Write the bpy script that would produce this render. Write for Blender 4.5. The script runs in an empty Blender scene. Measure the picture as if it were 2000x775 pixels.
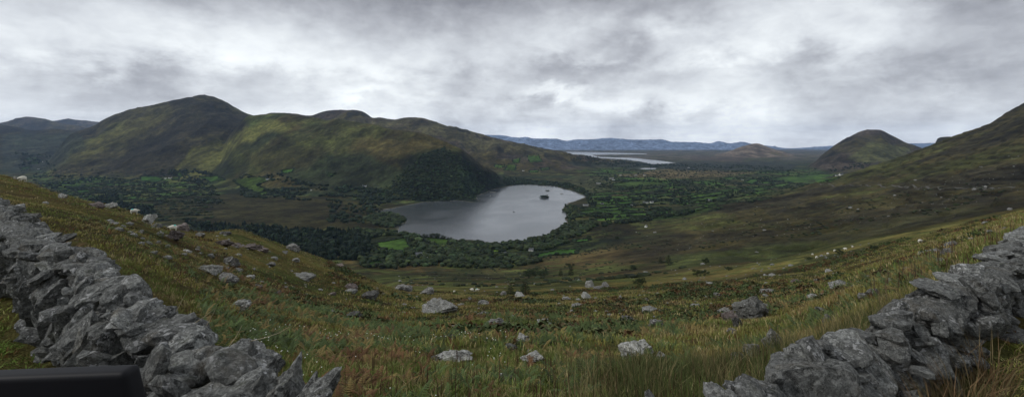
# ------------------------------------------------------------------ tuning
SKY_CONTRAST = 2.0
SKY_BLOBS = [(500,-30,520,45,-.13),(1300,-30,400,35,-.2),(860,-50,300,60,-.22),(240,-30,200,40,-.2),(830,-10,330,70,-.24),(1050,20,170,60,-.15),(1960,20,110,60,-.45),(100,120,150,60,.2),(180,170,140,50,-.22),(1600,60,170,60,.12),(480,70,160,40,.15),
             (1130,140,110,35,-.25),(400,160,260,30,-.12),(1800,170,160,40,-.15),(1180,185,220,18,.2),(1440,130,200,25,-.1),(560,240,120,20,.1),(1060,185,60,12,.25),(1500,95,120,30,.08),(760,180,50,10,.28),(1300,205,160,16,.18),(700,120,200,25,.12),(330,230,200,16,.12),(60,90,90,30,.08),(1240,80,80,30,-.15),(1900,110,100,50,.15)]
SUN_E = 1.4; SKY_E = 1.82; HAZE = 2.0e-5; HAZE_COL = (.42, .63, 1.); EXPO = 0.
import bpy, math, random
import numpy as np
from mathutils import Vector, Matrix, Euler
random.seed(7); RNG = np.random.default_rng(7)
scene = bpy.context.scene
COL = scene.collection
CAMZ, HZ, F = 250.0, 278.0, 900.0          # eye height above the lake, horizon row, focal length in photo pixels

# ------------------------------------------------------------------ camera
cd = bpy.data.cameras.new('camera'); cam = bpy.data.objects.new('camera', cd); COL.objects.link(cam)
cam.location = (0, 0, CAMZ); cam.rotation_euler = (math.radians(90), 0, 0)
cd.sensor_width = 36; cd.lens = 36 * F / 2000; cd.shift_y = -(387.5 - HZ) / 2000
cd.clip_start = 0.05; cd.clip_end = 90000
scene.camera = cam

# ------------------------------------------------------------------ noise
def _h(ix, iy, s):
    n = (ix.astype(np.int64) * 374761393 + iy.astype(np.int64) * 668265263 + s * 974634777) & 0xffffffff
    n = ((n ^ (n >> 13)) * 1274126177) & 0xffffffff
    n = ((n ^ (n >> 16)) * 2246822519) & 0xffffffff
    return ((n ^ (n >> 15)) & 0xffffff) / float(0xffffff)
def vnoise(x, y, s=0):
    x = np.asarray(x, float); y = np.asarray(y, float)
    ix = np.floor(x); iy = np.floor(y); fx = x - ix; fy = y - iy
    fx = fx*fx*fx*(fx*(fx*6-15)+10); fy = fy*fy*fy*(fy*(fy*6-15)+10)
    a = _h(ix, iy, s); b = _h(ix+1, iy, s); c = _h(ix, iy+1, s); d = _h(ix+1, iy+1, s)
    return (a + (b-a)*fx) + ((c + (d-c)*fx) - (a + (b-a)*fx))*fy
def fbm(x, y, octv=5, s=0, gain=.5):
    t = 0; a = 1; n = 0
    for k in range(octv):
        t = t + a*vnoise(x, y, s+k*17); n += a; a *= gain
        x, y = x*1.93*.8 - y*1.93*.6 + 11.3, x*1.93*.6 + y*1.93*.8 - 7.1
    return t/n*2 - 1                         # about -1..1
def ridged(x, y, octv=4, s=0):
    t = 0; a = 1; n = 0
    for k in range(octv):
        t = t + a*(1-np.abs(2*vnoise(x, y, s+k*13)-1)); n += a; a *= .5
        x, y = x*1.9*.8 - y*1.9*.6 + 3.3, x*1.9*.6 + y*1.9*.8 + 5.1
    return t/n
def sstep(a, b, x):
    t = np.clip((x-a)/(b-a), 0, 1); return t*t*(3-2*t)

# ------------------------------------------------------------------ terrain control curves
def pchip_slopes(x, y):
    h = x[1:]-x[:-1]; d = (y[1:]-y[:-1])/h
    m = np.zeros_like(y)
    w1 = 2*h[1:]+h[:-1]; w2 = h[1:]+2*h[:-1]
    ok = d[1:]*d[:-1] > 0
    den = np.where(ok, w1/np.where(ok, d[:-1], 1) + w2/np.where(ok, d[1:], 1), 1)
    m[1:-1] = np.where(ok, (w1+w2)/den, 0)
    m[0] = d[0]; m[-1] = d[-1]
    return m
def pchip(x, y, xq):
    x = np.asarray(x, float); y = np.asarray(y, float); xq = np.clip(xq, x[0], x[-1])
    m = pchip_slopes(x, y)
    i = np.clip(np.searchsorted(x, xq, side='right')-1, 0, len(x)-2)
    h = x[i+1]-x[i]; t = (xq-x[i])/h
    return (2*t**3-3*t**2+1)*y[i]+(t**3-2*t**2+t)*h*m[i]+(-2*t**3+3*t**2)*y[i+1]+(t**3-t**2)*h*m[i+1]
def Y2Z(y, D): return CAMZ-(y-HZ)/F*D
def Z2Y(z, D): return HZ-(z-CAMZ)/D*F

def wall_dist(px):                            # distance of the wall's far edge along a column
    u = (np.asarray(px, float)-1000)/F
    l = 1.49/np.maximum(1+.77*u, .1); r = 1.79/np.maximum(1-.68*u, .1)
    return np.minimum(np.where(u < 0, np.maximum(l, 1.9), np.maximum(r, 2.0)), 13.)

# each row: list of (px, y, D); a y below -900 encodes a height relative to the camera: z = y + 1000
def Zr(z): return ('z', z)
ROWS = [
 # N1
 [(0,400,18),(100,430,16),(200,480,12),(300,540,10),(400,610,9),(500,680,8),(600,722,7.5),(700,738,7.5),(1000,742,7.5),(1300,742,7.5),(1400,738,7.5),(1500,705,8),(1600,668,9),(1700,612,10),(1800,557,12),(1900,507,16),(2000,457,24)],
 # N2
 [(0,375,32),(100,400,30),(200,430,28),(300,475,26),(400,530,24),(500,585,22),(600,625,20),(700,645,20),(800,655,20),(1200,655,20),(1300,652,20),(1400,645,20),(1500,630,21),(1600,600,22),(1700,560,24),(1800,520,28),(1900,475,34),(2000,432,45)],
 # N3
 [(0,357,48),(100,383,48),(200,412,48),(300,448,46),(400,490,46),(500,535,48),(600,575,50),(700,595,52),(800,605,54),(900,608,55),(1200,608,55),(1300,603,56),(1400,596,58),(1500,583,60),(1600,560,62),(1700,525,66),(1800,490,72),(1900,452,82),(2000,416,95)],
 # N4  crest of the left shoulder
 [(0,344,70),(50,356,70),(100,374,72),(150,387,75),(200,398,78),(240,408,82),(270,420,85),(330,447,90),(400,453,95),(455,447,105),(510,463,110),(560,482,115),(650,515,125),(700,540,130),(750,562,130),(800,572,130),(900,575,130),(1000,575,135),(1100,573,135),(1200,566,140),(1300,556,145),(1400,545,150),(1500,530,155),(1600,510,160),(1700,482,170),(1800,453,185),(1900,429,200),(2000,406,220)],
 # N5  fold on the right, hidden drop on the left
 [(0,Zr(-30),130),(200,Zr(-40),130),(330,Zr(-45),135),(460,Zr(-55),150),(560,Zr(-58),160),(650,Zr(-65),170),(700,Zr(-68),175),(750,Zr(-63),180),(800,568,180),(900,568,185),(1000,565,190),(1100,560,195),(1200,552,200),(1300,543,210),(1400,528,220),(1500,508,230),(1600,485,240),(1700,464,250),(1800,444,260),(1900,425,270),(2000,404,280)],
 # N6
 [(0,Zr(-110),300),(200,Zr(-120),300),(400,Zr(-130),320),(600,Zr(-140),380),(700,Zr(-132),390),(800,553,400),(900,552,400),(1000,550,400),(1100,545,400),(1200,535,400),(1300,522,400),(1400,510,400),(1500,Zr(-94),360),(1600,Zr(-88),340),(1700,Zr(-80),330),(1800,Zr(-72),330),(1900,Zr(-62),330),(2000,Zr(-54),330)],
 # N7
 [(0,Zr(-228),800),(400,Zr(-228),800),(700,Zr(-228),800),(800,533,800),(900,532,800),(1000,529,800),(1100,522,780),(1200,508,760),(1300,498,720),(1400,490,680),(1500,484,600),(1600,472,550),(1700,452,520),(1800,434,500),(1900,414,500),(2000,394,500)],
 # N8
 [(0,Zr(-245),1000),(1050,Zr(-245),1000),(1100,495,1000),(1200,478,1000),(1300,462,1000),(1400,452,1000),(1500,444,950),(1600,432,900),(1700,412,850),(1800,395,850),(1900,375,850),(2000,352,850)],
 # N9
 [(0,Zr(-245),1500),(1150,Zr(-245),1500),(1200,Zr(-244),1450),(1300,422,1480),(1400,406,1500),(1500,392,1500),(1600,380,1400),(1700,368,1300),(1800,345,1250),(1900,318,1200),(2000,280,1200)],
 # N10 crest on the right
 [(0,Zr(-245),2000),(1400,Zr(-245),2000),(1500,380,1950),(1560,368,1950),(1600,356,1950),(1650,341,1950),(1708,323,2000),(1760,307,2050),(1804,290,2050),(1861,268,2050),(1905,253,2000),(1931,244,1970),(1949,233,1950),(1966,222,1930),(2001,202,1900),(2300,60,1900)],
 # N11
 [(0,Zr(-245),2700),(1600,Zr(-245),2700),(1700,Zr(-200),2700),(1800,Zr(-130),2700),(1900,Zr(-60),2700),(2000,Zr(0),2700),(2300,Zr(250),2700)],
 [(0,Zr(-245),4000),(1900,Zr(-245),4000),(2100,Zr(-100),4000)],
 [(0,Zr(-245),19000),(2000,Zr(-245),19000)],
]
PX0, PX1, NC = -500., 2500., 1001
pxs = np.linspace(PX0, PX1, NC)
def seg(a, b, st): return np.exp(np.arange(math.log(a), math.log(b), st))
DS = np.concatenate([seg(.5, 3, .09), seg(3, 20, .018), seg(20, 800, .011), seg(800, 3600, .0045), seg(3600, 8000, .0065), seg(8000, 17500, .012), [17500.]])
NR = len(DS)
rowD = [np.full(NC, .45), wall_dist(pxs)*.92, wall_dist(pxs)+.9]
rowZ = [np.full(NC, -2.05), np.full(NC, -2.05), np.full(NC, -2.35)]
for r in ROWS:
    x = np.array([p[0] for p in r], float); D = np.array([p[2] for p in r], float)
    z = np.array([(p[1][1] if isinstance(p[1], tuple) else Y2Z(p[1], p[2])-CAMZ) for p in r])
    D_ = np.exp(pchip(x, np.log(D), pxs)); s_ = pchip(x, z/D, pxs)
    rowD.append(D_); rowZ.append(s_*D_)
rowD = np.array(rowD); rowZ = np.array(rowZ)
for k in range(1, len(rowD)): rowD[k] = np.maximum(rowD[k], rowD[k-1]*1.08)
logDS = np.log(DS)
Zg = np.zeros((NR, NC))
for c in range(NC):
    Zg[:, c] = pchip(np.log(rowD[:, c]), rowZ[:, c]/rowD[:, c], logDS)*DS
Zg += CAMZ
PXg, Dg = np.meshgrid(pxs, DS)
Xg = (PXg-1000)/F*Dg; Yg = Dg.copy()
Zg = np.where(Dg < rowD[1][None, :], CAMZ-2.05, Zg)

# ------------------------------------------------------------------ mountains: (silhouette, ridge distance, foot distance, shape)
A_ = [(40,352),(77,335),(108,300),(139,264),(186,244),(201,234),(232,221),(263,212),(294,206),(341,195),(371,189),(395,186),(414,188),(437,197),(464,213),(484,222.6),(499,228),(540,262),(580,300),(620,350)]
B_ = [(380,350),(420,318),(450,262),(489,226),(528,223),(555,221.4),(582,225.7),(617,230),(648,236),(663,233),(690,237),(729,244),(768,253.5),(826,261),(857,271),(884,282.5),(899,290),(913,299),(927,310.5),(944,324),(960,336),(980,344),(1010,356)]
C_ = [(400,240),(504,228),(532,220),(562,221),(605,225.6),(632,218.7),(663,214),(706,217),(729,230),(740,229.5),(771,233),(791,230),(822,231),(849,238),(884,250),(899,252),(933,260),(967,270),(1001,277),(1034,285),(1068,292),(1101,299),(1135,307),(1168,310.5),(1219,315.5),(1269,319),(1303,325)]
Dc = [(1520,335),(1563,331),(1589,318),(1607,303),(1625,288),(1651,272),(1677,259),(1699,253),(1717,253.5),(1743,266),(1765,277),(1787,285),(1802,290),(1850,303),(1950,330)]
Bp = [(1790,300),(1820,279),(1838,268),(1855,267),(1880,276),(1920,300)]
E_ = [(1330,312),(1390,304),(1420,297),(1450,286),(1477,280),(1500,287),(1530,296),(1560,304),(1610,303),(1650,305),(1700,312)]
G_ = [(1170,306),(1210,303),(1260,302),(1350,303),(1400,304),(1500,306),(1700,308)]
I_ = [(-500,200),(-100,232),(0,243),(40,250),(60,255),(100,252),(150,256),(180,250),(240,262),(330,300)]
H1 = [(-500,230),(-50,247),(10,238),(40,230),(52,228),(80,231),(110,238),(160,248),(220,262)]
H2 = [(60,250),(100,237),(130,232),(160,235),(190,237),(260,241),(340,250)]
RAC = [(800,262),(960,263.5),(980,264),(1011,268.5),(1027,267),(1041,270),(1085,271),(1108,275),(1128,272),(1155,272),(1189,269.5),(1219,272),(1256,273),(1293,272.5),(1313,277),(1353,277.6),(1388,280),(1403,276),(1427,280),(1451,277),(1467,281),(1506,285.5),(1541,290),(1581,288),(1625,285),(1700,282),(1800,280),(2000,276),(2300,270)]
RIDGES = [
 # name, silhouette, ridge D (px,D), foot D (px,D), mix, rugged amplitude
 ('A', A_, [(40,4200),(200,4500),(400,4700),(620,4300)], [(40,2900),(200,3000),(400,2700),(620,2700)], .62, 19),
 ('B', B_, [(380,3600),(500,3500),(560,3300),(700,2950),(800,2650),(900,2450),(1010,2750)], [(380,2500),(500,2300),(560,2150),(700,2000),(800,1870),(900,1960),(940,2180),(1010,2600)], .6, 15),
 ('C', C_, [(400,5600),(560,5500),(900,4900),(1100,4700),(1303,5000)], [(400,3700),(900,3300),(1100,3500),(1303,4400)], .6, 22),
 ('D', Dc, [(1520,4600),(1950,4600)], [(1520,4000),(1640,3300),(1950,3300)], .65, 18),
 ('Bump', Bp, [(1790,3500),(1920,3500)], [(1790,2900),(1920,2900)], .6, 8),
 ('E', E_, [(1330,8200),(1700,8200)], [(1330,6700),(1700,6700)], .55, 8),
 ('G', G_, [(1170,9400),(1700,9400)], [(1170,8600),(1700,8600)], .5, 8),
 ('I', I_, [(-500,6000),(330,6000)], [(-500,3600),(330,3900)], .6, 18),
 ('H1', H1, [(-500,9000),(220,9000)], [(-500,7000),(220,7000)], .6, 30),
 ('H2', H2, [(60,11500),(340,11500)], [(60,9500),(340,9500)], .6, 30),
 ('R', RAC, [(800,16500),(2300,16500)], [(800,13300),(2300,13300)], .6, 20),
]
rug = np.zeros_like(Zg); ridge_id = np.zeros(Zg.shape, int)
FLOOR = 5.
for k, (nm, sil, dr, df, mixv, amp) in enumerate(RIDGES):
    x = np.array([p[0] for p in sil], float); y = np.array([p[1] for p in sil], float)
    yr = pchip(x, y, pxs); Dr = np.interp(pxs, [p[0] for p in dr], [p[1] for p in dr]); Df = np.interp(pxs, [p[0] for p in df], [p[1] for p in df])
    zr = np.maximum(Y2Z(yr, Dr), FLOOR)
    out = (pxs < x[0]-1) | (pxs > x[-1]+1)
    edge = np.clip(np.minimum((pxs-x[0])/40, (x[-1]-pxs)/40), 0, 1)
    if nm == 'I' or nm == 'H1': edge = np.clip((x[-1]-pxs)/40, 0, 1)
    if nm == 'R': edge = np.clip((pxs-x[0])/40, 0, 1)
    zr = FLOOR+(zr-FLOOR)*np.where(out & (edge <= 0), 0, edge)
    wob = 1+.10*fbm(Xg/420., Yg/900., 3, 40+k)*np.clip((Dr-Dg)/(Dr-Df), 0, 1)
    t = np.clip((Dg-Df*1.0)/(Dr-Df), 0, 1)
    s = (mixv*t+(1-mixv)*(t*t*(3-2*t)))
    s = s**1.15*wob
    tb = np.clip((Dg-Dr)/((Dr-Df)*1.0), 0, 1)
    s = np.where(Dg > Dr, (1-sstep(0, 1, tb))*.75+.25*(1-tb), s)
    z = FLOOR+(zr-FLOOR)*np.clip(s, 0, 1.02)
    hgt = np.clip((z-FLOOR)/60, 0, 1)*np.where(Dg > Dr, .3, 1)*(1-.75*sstep(.9, 1., t))
    n = (ridged(Xg/330+5*k, Yg/520, 6, 90+k)-.55)*4.5*amp + (ridged(Xg/85., Yg/120., 4, 60+k)-.5)*amp*1.1
    z = z+n*hgt
    upd = z > Zg
    kk = 10.
    hh = np.clip(.5+.5*(z-Zg)/kk, 0, 1)
    sm = Zg*(1-hh)+z*hh+kk*hh*(1-hh)
    use = (zr-FLOOR > 1)[None, :] & (z > FLOOR+.5)
    rug = np.where(upd & use, np.clip((z-FLOOR)/50, 0, 1), rug)
    ridge_id = np.where(upd & use, k+1, ridge_id)
    Zg = np.where(use, sm, Zg)

# hummocks and crags on the hillsides
farmask = sstep(60, 300, Dg)*(1-sstep(900, 1600, Dg))
right = sstep(1150, 1450, PXg)*sstep(330, 520, Dg)*(1-sstep(2100, 2400, Dg))
Zg += (fbm(Xg/3.1, Yg/3.1, 4, 3)*.20+fbm(Xg/11., Yg/11., 3, 5)*.45)*sstep(3.5, 14, Dg)*(1-sstep(250, 500, Dg))
Zg += fbm(Xg/28., Yg/28., 4, 8)*1.3*sstep(50, 180, Dg)*(1-sstep(900, 1100, Dg))
Zg += right*((ridged(Xg/160., Yg/60., 5, 21)-.6)*16+fbm(Xg/30., Yg/18., 4, 23)*3.2)
Zg += (fbm(Xg/60., Yg/60., 3, 31))*1.0*sstep(1000, 1300, Dg)*(1-sstep(4000, 5000, Dg))
# terraced rock bands on the right mountain
tz = Zg/17.+fbm(Xg/260., Yg/260., 3, 77)*1.6
Zg += right*sstep(60, 160, Zg)*sstep(1550, 1700, PXg)*((tz-np.floor(tz))**3-.25)*-3.5

# ------------------------------------------------------------------ water outlines
def P2(px, y, z=0.):
    D = (CAMZ-z)*F/(y-HZ); return ((px-1000)/F*D, D)
LAKE_PX = [(735,412),(769,407),(806,399),(829,395),(868,393.5),(893,392),(926,395),(934,393),(932,383),(945,378),(968,370),(990,365),(1010,360.5),(1039,361),(1084,363.5),(1092,367),(1113,372),(1132,378),(1143.5,384),(1132,390),(1108,397),(1099,407),(1106,423),(1103,437),(1084,450),(1061,462),(1035,469),(1006,473),(977,475),(945,472),(922,468),(893,468),(874,466),(829,461),(797,456),(772,454),(781,447),(779,441),(793,434),(793,426),(774,419),(748,417)]
BAY_PX = [(1090,297),(1101,296.4),(1180,298),(1262,300.2),(1262,301.3),(1200,301.6),(1155,302.4),(1168,306.5),(1235,308.5),(1279,313),(1319,317.8),(1300,319.5),(1279,322),(1252,315.5),(1219,311.5),(1135,306),(1101,300)]
POND_PX = [(1247,329),(1262,327.6),(1281,328.2),(1279,330.6),(1256,330.8)]
def poly_sd(X, Y, poly):
    P = np.array(poly); d = np.full(X.shape, 1e18); ins = np.zeros(X.shape, bool)
    for i in range(len(P)):
        a = P[i]; b = P[(i+1) % len(P)]
        ex, ey = b-a; wx = X-a[0]; wy = Y-a[1]
        t = np.clip((wx*ex+wy*ey)/(ex*ex+ey*ey), 0, 1)
        d = np.minimum(d, (wx-ex*t)**2+(wy-ey*t)**2)
        c = (a[1] > Y) != (b[1] > Y)
        if ey != 0: ins ^= c & (X < ex*(Y-a[1])/ey+a[0])
    return np.where(ins, -1, 1)*np.sqrt(d)
LAKE = [P2(*p) for p in LAKE_PX]; BAY = [P2(*p) for p in BAY_PX]; POND = [P2(*p, 2.) for p in POND_PX]
sdl = np.full(Zg.shape, 1e5)
for poly, bank, wob, lvl in ((LAKE, 70., 9., 0.), (BAY, 500., 30., 0.), (POND, 60., 5., 2.)):
    P = np.array(poly); m = (Xg > P[:, 0].min()-800) & (Xg < P[:, 0].max()+800) & (Yg > P[:, 1].min()-800) & (Yg < P[:, 1].max()+800)
    sd = poly_sd(Xg[m], Yg[m], poly)+fbm(Xg[m]/60, Yg[m]/60, 3, 51)*wob
    h = Zg[m]
    h = np.where(sd > 0, lvl+.4+(np.maximum(h, lvl+1.5)-lvl-.4)*sstep(0, bank, sd), lvl-np.minimum(6, .3-sd*.06))
    Zg[m] = h; q = sdl[m]; sdl[m] = np.minimum(q, sd)
Zg = np.where((Dg > 900) & (sdl > 0), np.maximum(Zg, .3), Zg)

def YS(): return HZ-(Zg-CAMZ)/Dg*F
Ysc = YS()
def hgt(X, Y):
    px = 1000+F*np.asarray(X, float)/np.asarray(Y, float); c = np.clip((px-PX0)/(PX1-PX0)*(NC-1), 0, NC-1.001)
    ci = c.astype(int); cf = c-ci
    l = np.log(np.maximum(Y, .5)); r = np.clip(np.searchsorted(logDS, l, side='right')-1, 0, NR-2); rf = np.clip((l-logDS[r])/(logDS[r+1]-logDS[r]), 0, 1)
    return (Zg[r, ci]*(1-cf)+Zg[r, ci+1]*cf)*(1-rf)+(Zg[r+1, ci]*(1-cf)+Zg[r+1, ci+1]*cf)*rf
def ray(px, y, dmin=4.5, dmax=18000):
    c = int(round((px-PX0)/(PX1-PX0)*(NC-1))); col = Ysc[:, c]
    r = np.where((DS > dmin) & (DS < dmax) & (col <= y))[0]
    if len(r) == 0:
        r = [int(np.argmin(np.where((DS > dmin) & (DS < dmax), col, 1e9)))]
    D = DS[r[0]]; X = (px-1000)/F*D
    return X, D, float(hgt(X, D))

# ------------------------------------------------------------------ helpers: tags, meshes, materials
def tag(o, label=None, cat=None, group=None, kind=None):
    if label: o['label'] = label
    if cat: o['category'] = cat
    if group: o['group'] = group
    if kind: o['kind'] = kind
    return o
def mesh_np(name, V, faces, mat=None, cols=None, smooth=False, attrs=None, mats=None, midx=None):
    """faces: (M,3) or (M,4) int array, or a list of such arrays"""
    if not isinstance(faces, list): faces = [faces]
    faces = [f for f in faces if len(f)]
    me = bpy.data.meshes.new(name)
    V = np.asarray(V, np.float32)
    me.vertices.add(len(V)); me.vertices.foreach_set('co', V.ravel())
    li = np.concatenate([f.ravel() for f in faces]).astype(np.int32)
    tot = np.concatenate([np.full(len(f), f.shape[1], np.int32) for f in faces])
    st = np.concatenate([[0], np.cumsum(tot)[:-1]]).astype(np.int32)
    me.loops.add(len(li)); me.loops.foreach_set('vertex_index', li)
    me.polygons.add(len(tot)); me.polygons.foreach_set('loop_start', st); me.polygons.foreach_set('loop_total', tot)
    if midx is not None: me.polygons.foreach_set('material_index', midx.astype(np.int32))
    me.polygons.foreach_set('use_smooth', np.full(len(tot), smooth))
    me.update(calc_edges=True)
    if cols is not None:
        a = me.color_attributes.new('Col', 'FLOAT_COLOR', 'POINT')
        c = np.ones((len(V), 4), np.float32); c[:, :3] = cols; a.data.foreach_set('color', c.ravel())
    for k, v in (attrs or {}).items():
        a = me.attributes.new(k, 'FLOAT', 'POINT'); a.data.foreach_set('value', np.asarray(v, np.float32).ravel())
    for m in (mats or ([mat] if mat else [])): me.materials.append(m)
    return me
def link(name, me, parent=None, loc=(0, 0, 0), rot=(0, 0, 0), scale=(1, 1, 1)):
    o = bpy.data.objects.new(name, me); COL.objects.link(o)
    o.location = loc; o.rotation_euler = rot; o.scale = scale
    if parent: o.parent = parent
    return o
def copy_tree(o, parent=None):
    c = o.copy(); COL.objects.link(c)
    if parent: c.parent = parent
    for ch in list(o.children): copy_tree(ch, c)
    return c

class NT:
    def __init__(self, name):
        self.m = bpy.data.materials.new(name); self.m.use_nodes = True; self.t = self.m.node_tree; self.t.nodes.clear()
    def n(self, ty, **kw):
        nd = self.t.nodes.new(ty)
        for k, v in kw.items():
            if k in nd.inputs.keys() if isinstance(k, str) else False: nd.inputs[k].default_value = v
            elif hasattr(nd, k): setattr(nd, k, v)
        return nd
    def l(self, a, b): self.t.links.new(a, b)
    def noise(self, vec, scale, detail=5, rough=.55, dist=0):
        nd = self.n('ShaderNodeTexNoise'); nd.inputs['Scale'].default_value = scale; nd.inputs['Detail'].default_value = detail
        nd.inputs['Roughness'].default_value = rough; nd.inputs['Distortion'].default_value = dist
        self.l(vec, nd.inputs['Vector']); return nd.outputs['Fac']
    def ramp(self, fac, pts, interp='LINEAR'):
        nd = self.n('ShaderNodeValToRGB'); r = nd.color_ramp; r.interpolation = interp
        while len(r.elements) < len(pts): r.elements.new(.5)
        for e, (p, c) in zip(r.elements, pts):
            e.position = p; e.color = (c, c, c, 1) if not isinstance(c, tuple) else (*c, 1)
        self.l(fac, nd.inputs[0]); return nd.outputs[0]
    def mix(self, fac, a, b, mode='MIX'):
        nd = self.n('ShaderNodeMix'); nd.data_type = 'RGBA'; nd.blend_type = mode
        for sock, v in ((nd.inputs['Factor'], fac), (nd.inputs[6], a), (nd.inputs[7], b)):
            if hasattr(v, 'is_output'): self.l(v, sock)
            elif isinstance(v, tuple): sock.default_value = (*v, 1)
            else: sock.default_value = v
        return nd.outputs[2]
    def math(self, op, a, b=0, c=0):
        nd = self.n('ShaderNodeMath'); nd.operation = op
        for i, v in enumerate((a, b, c)):
            if hasattr(v, 'is_output'): self.l(v, nd.inputs[i])
            else: nd.inputs[i].default_value = v
        return nd.outputs[0]
    def bump(self, h, dist, strength=1, normal=None):
        nd = self.n('ShaderNodeBump'); nd.inputs['Distance'].default_value = dist; nd.inputs['Strength'].default_value = strength
        self.l(h, nd.inputs['Height'])
        if normal: self.l(normal, nd.inputs['Normal'])
        return nd.outputs[0]
    def out(self, col, rough=.85, normal=None, spec=.25, **kw):
        p = self.n('ShaderNodeBsdfPrincipled'); o = self.n('ShaderNodeOutputMaterial')
        if hasattr(col, 'is_output'): self.l(col, p.inputs['Base Color'])
        else: p.inputs['Base Color'].default_value = (*col, 1)
        if hasattr(rough, 'is_output'): self.l(rough, p.inputs['Roughness'])
        else: p.inputs['Roughness'].default_value = rough
        p.inputs['Specular IOR Level'].default_value = spec
        if normal: self.l(normal, p.inputs['Normal'])
        for k, v in kw.items(): p.inputs[k.replace('_', ' ')].default_value = v
        self.l(p.outputs[0], o.inputs[0]); return self.m

def mat_ground():
    k = NT('hillside_ground'); pos = k.n('ShaderNodeNewGeometry').outputs['Position']
    col = k.n('ShaderNodeAttribute', attribute_name='Col').outputs['Color']
    rg = k.n('ShaderNodeAttribute', attribute_name='rock').outputs['Fac']
    n1 = k.noise(pos, .035, 12, .68); n2 = k.noise(pos, .9, 8, .65); n3 = k.noise(pos, .006, 8, .6)
    v = k.ramp(n1, [(.28, .42), (.5, .95), (.72, 1.75)]); v2 = k.ramp(n2, [(.3, .6), (.5, 1.), (.7, 1.4)]); v3 = k.ramp(n3, [(.38, .55), (.62, 1.45)]); n4 = k.noise(pos, .013, 13, .7); v4 = k.ramp(n4, [(.36, .6), (.64, 1.4)])
    c = k.mix(1., col, v, 'MULTIPLY'); c = k.mix(1., c, v2, 'MULTIPLY'); c = k.mix(1., c, v3, 'MULTIPLY'); c = k.mix(1., c, v4, 'MULTIPLY')
    hue = k.noise(pos, .11, 6, .6)
    c = k.mix(k.math('MULTIPLY', k.ramp(hue, [(.48, 0.), (.68, 1.)]), .45), c, k.mix(1., c, (1.25, .82, .7), 'MULTIPLY'))
    # broken rock showing through on the rugged slopes
    rn = k.noise(pos, .045, 12, .74)
    rm = k.math('MULTIPLY', k.ramp(rn, [(.56, 0.), (.62, 1.)]), rg)
    c = k.mix(k.math('MULTIPLY', rm, .6), c, k.mix(k.noise(pos, .25, 6), (.026, .024, .02), (.12, .112, .10)))
    b = k.bump(n1, 16., 1.); b = k.bump(rn, 10., .6, b); b = k.bump(n2, .25, .8, b)
    return k.out(c, .95, b, .1)
def mat_leaf(name, rough=.75, var=.4, scale=3.):
    k = NT(name); pos = k.n('ShaderNodeNewGeometry').outputs['Position']
    col = k.n('ShaderNodeAttribute', attribute_name='Col').outputs['Color']
    c = k.mix(1., col, k.ramp(k.noise(pos, scale, 4), [(.3, 1-var), (.7, 1+var)]), 'MULTIPLY')
    return k.out(c, rough, None, .15)
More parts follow.
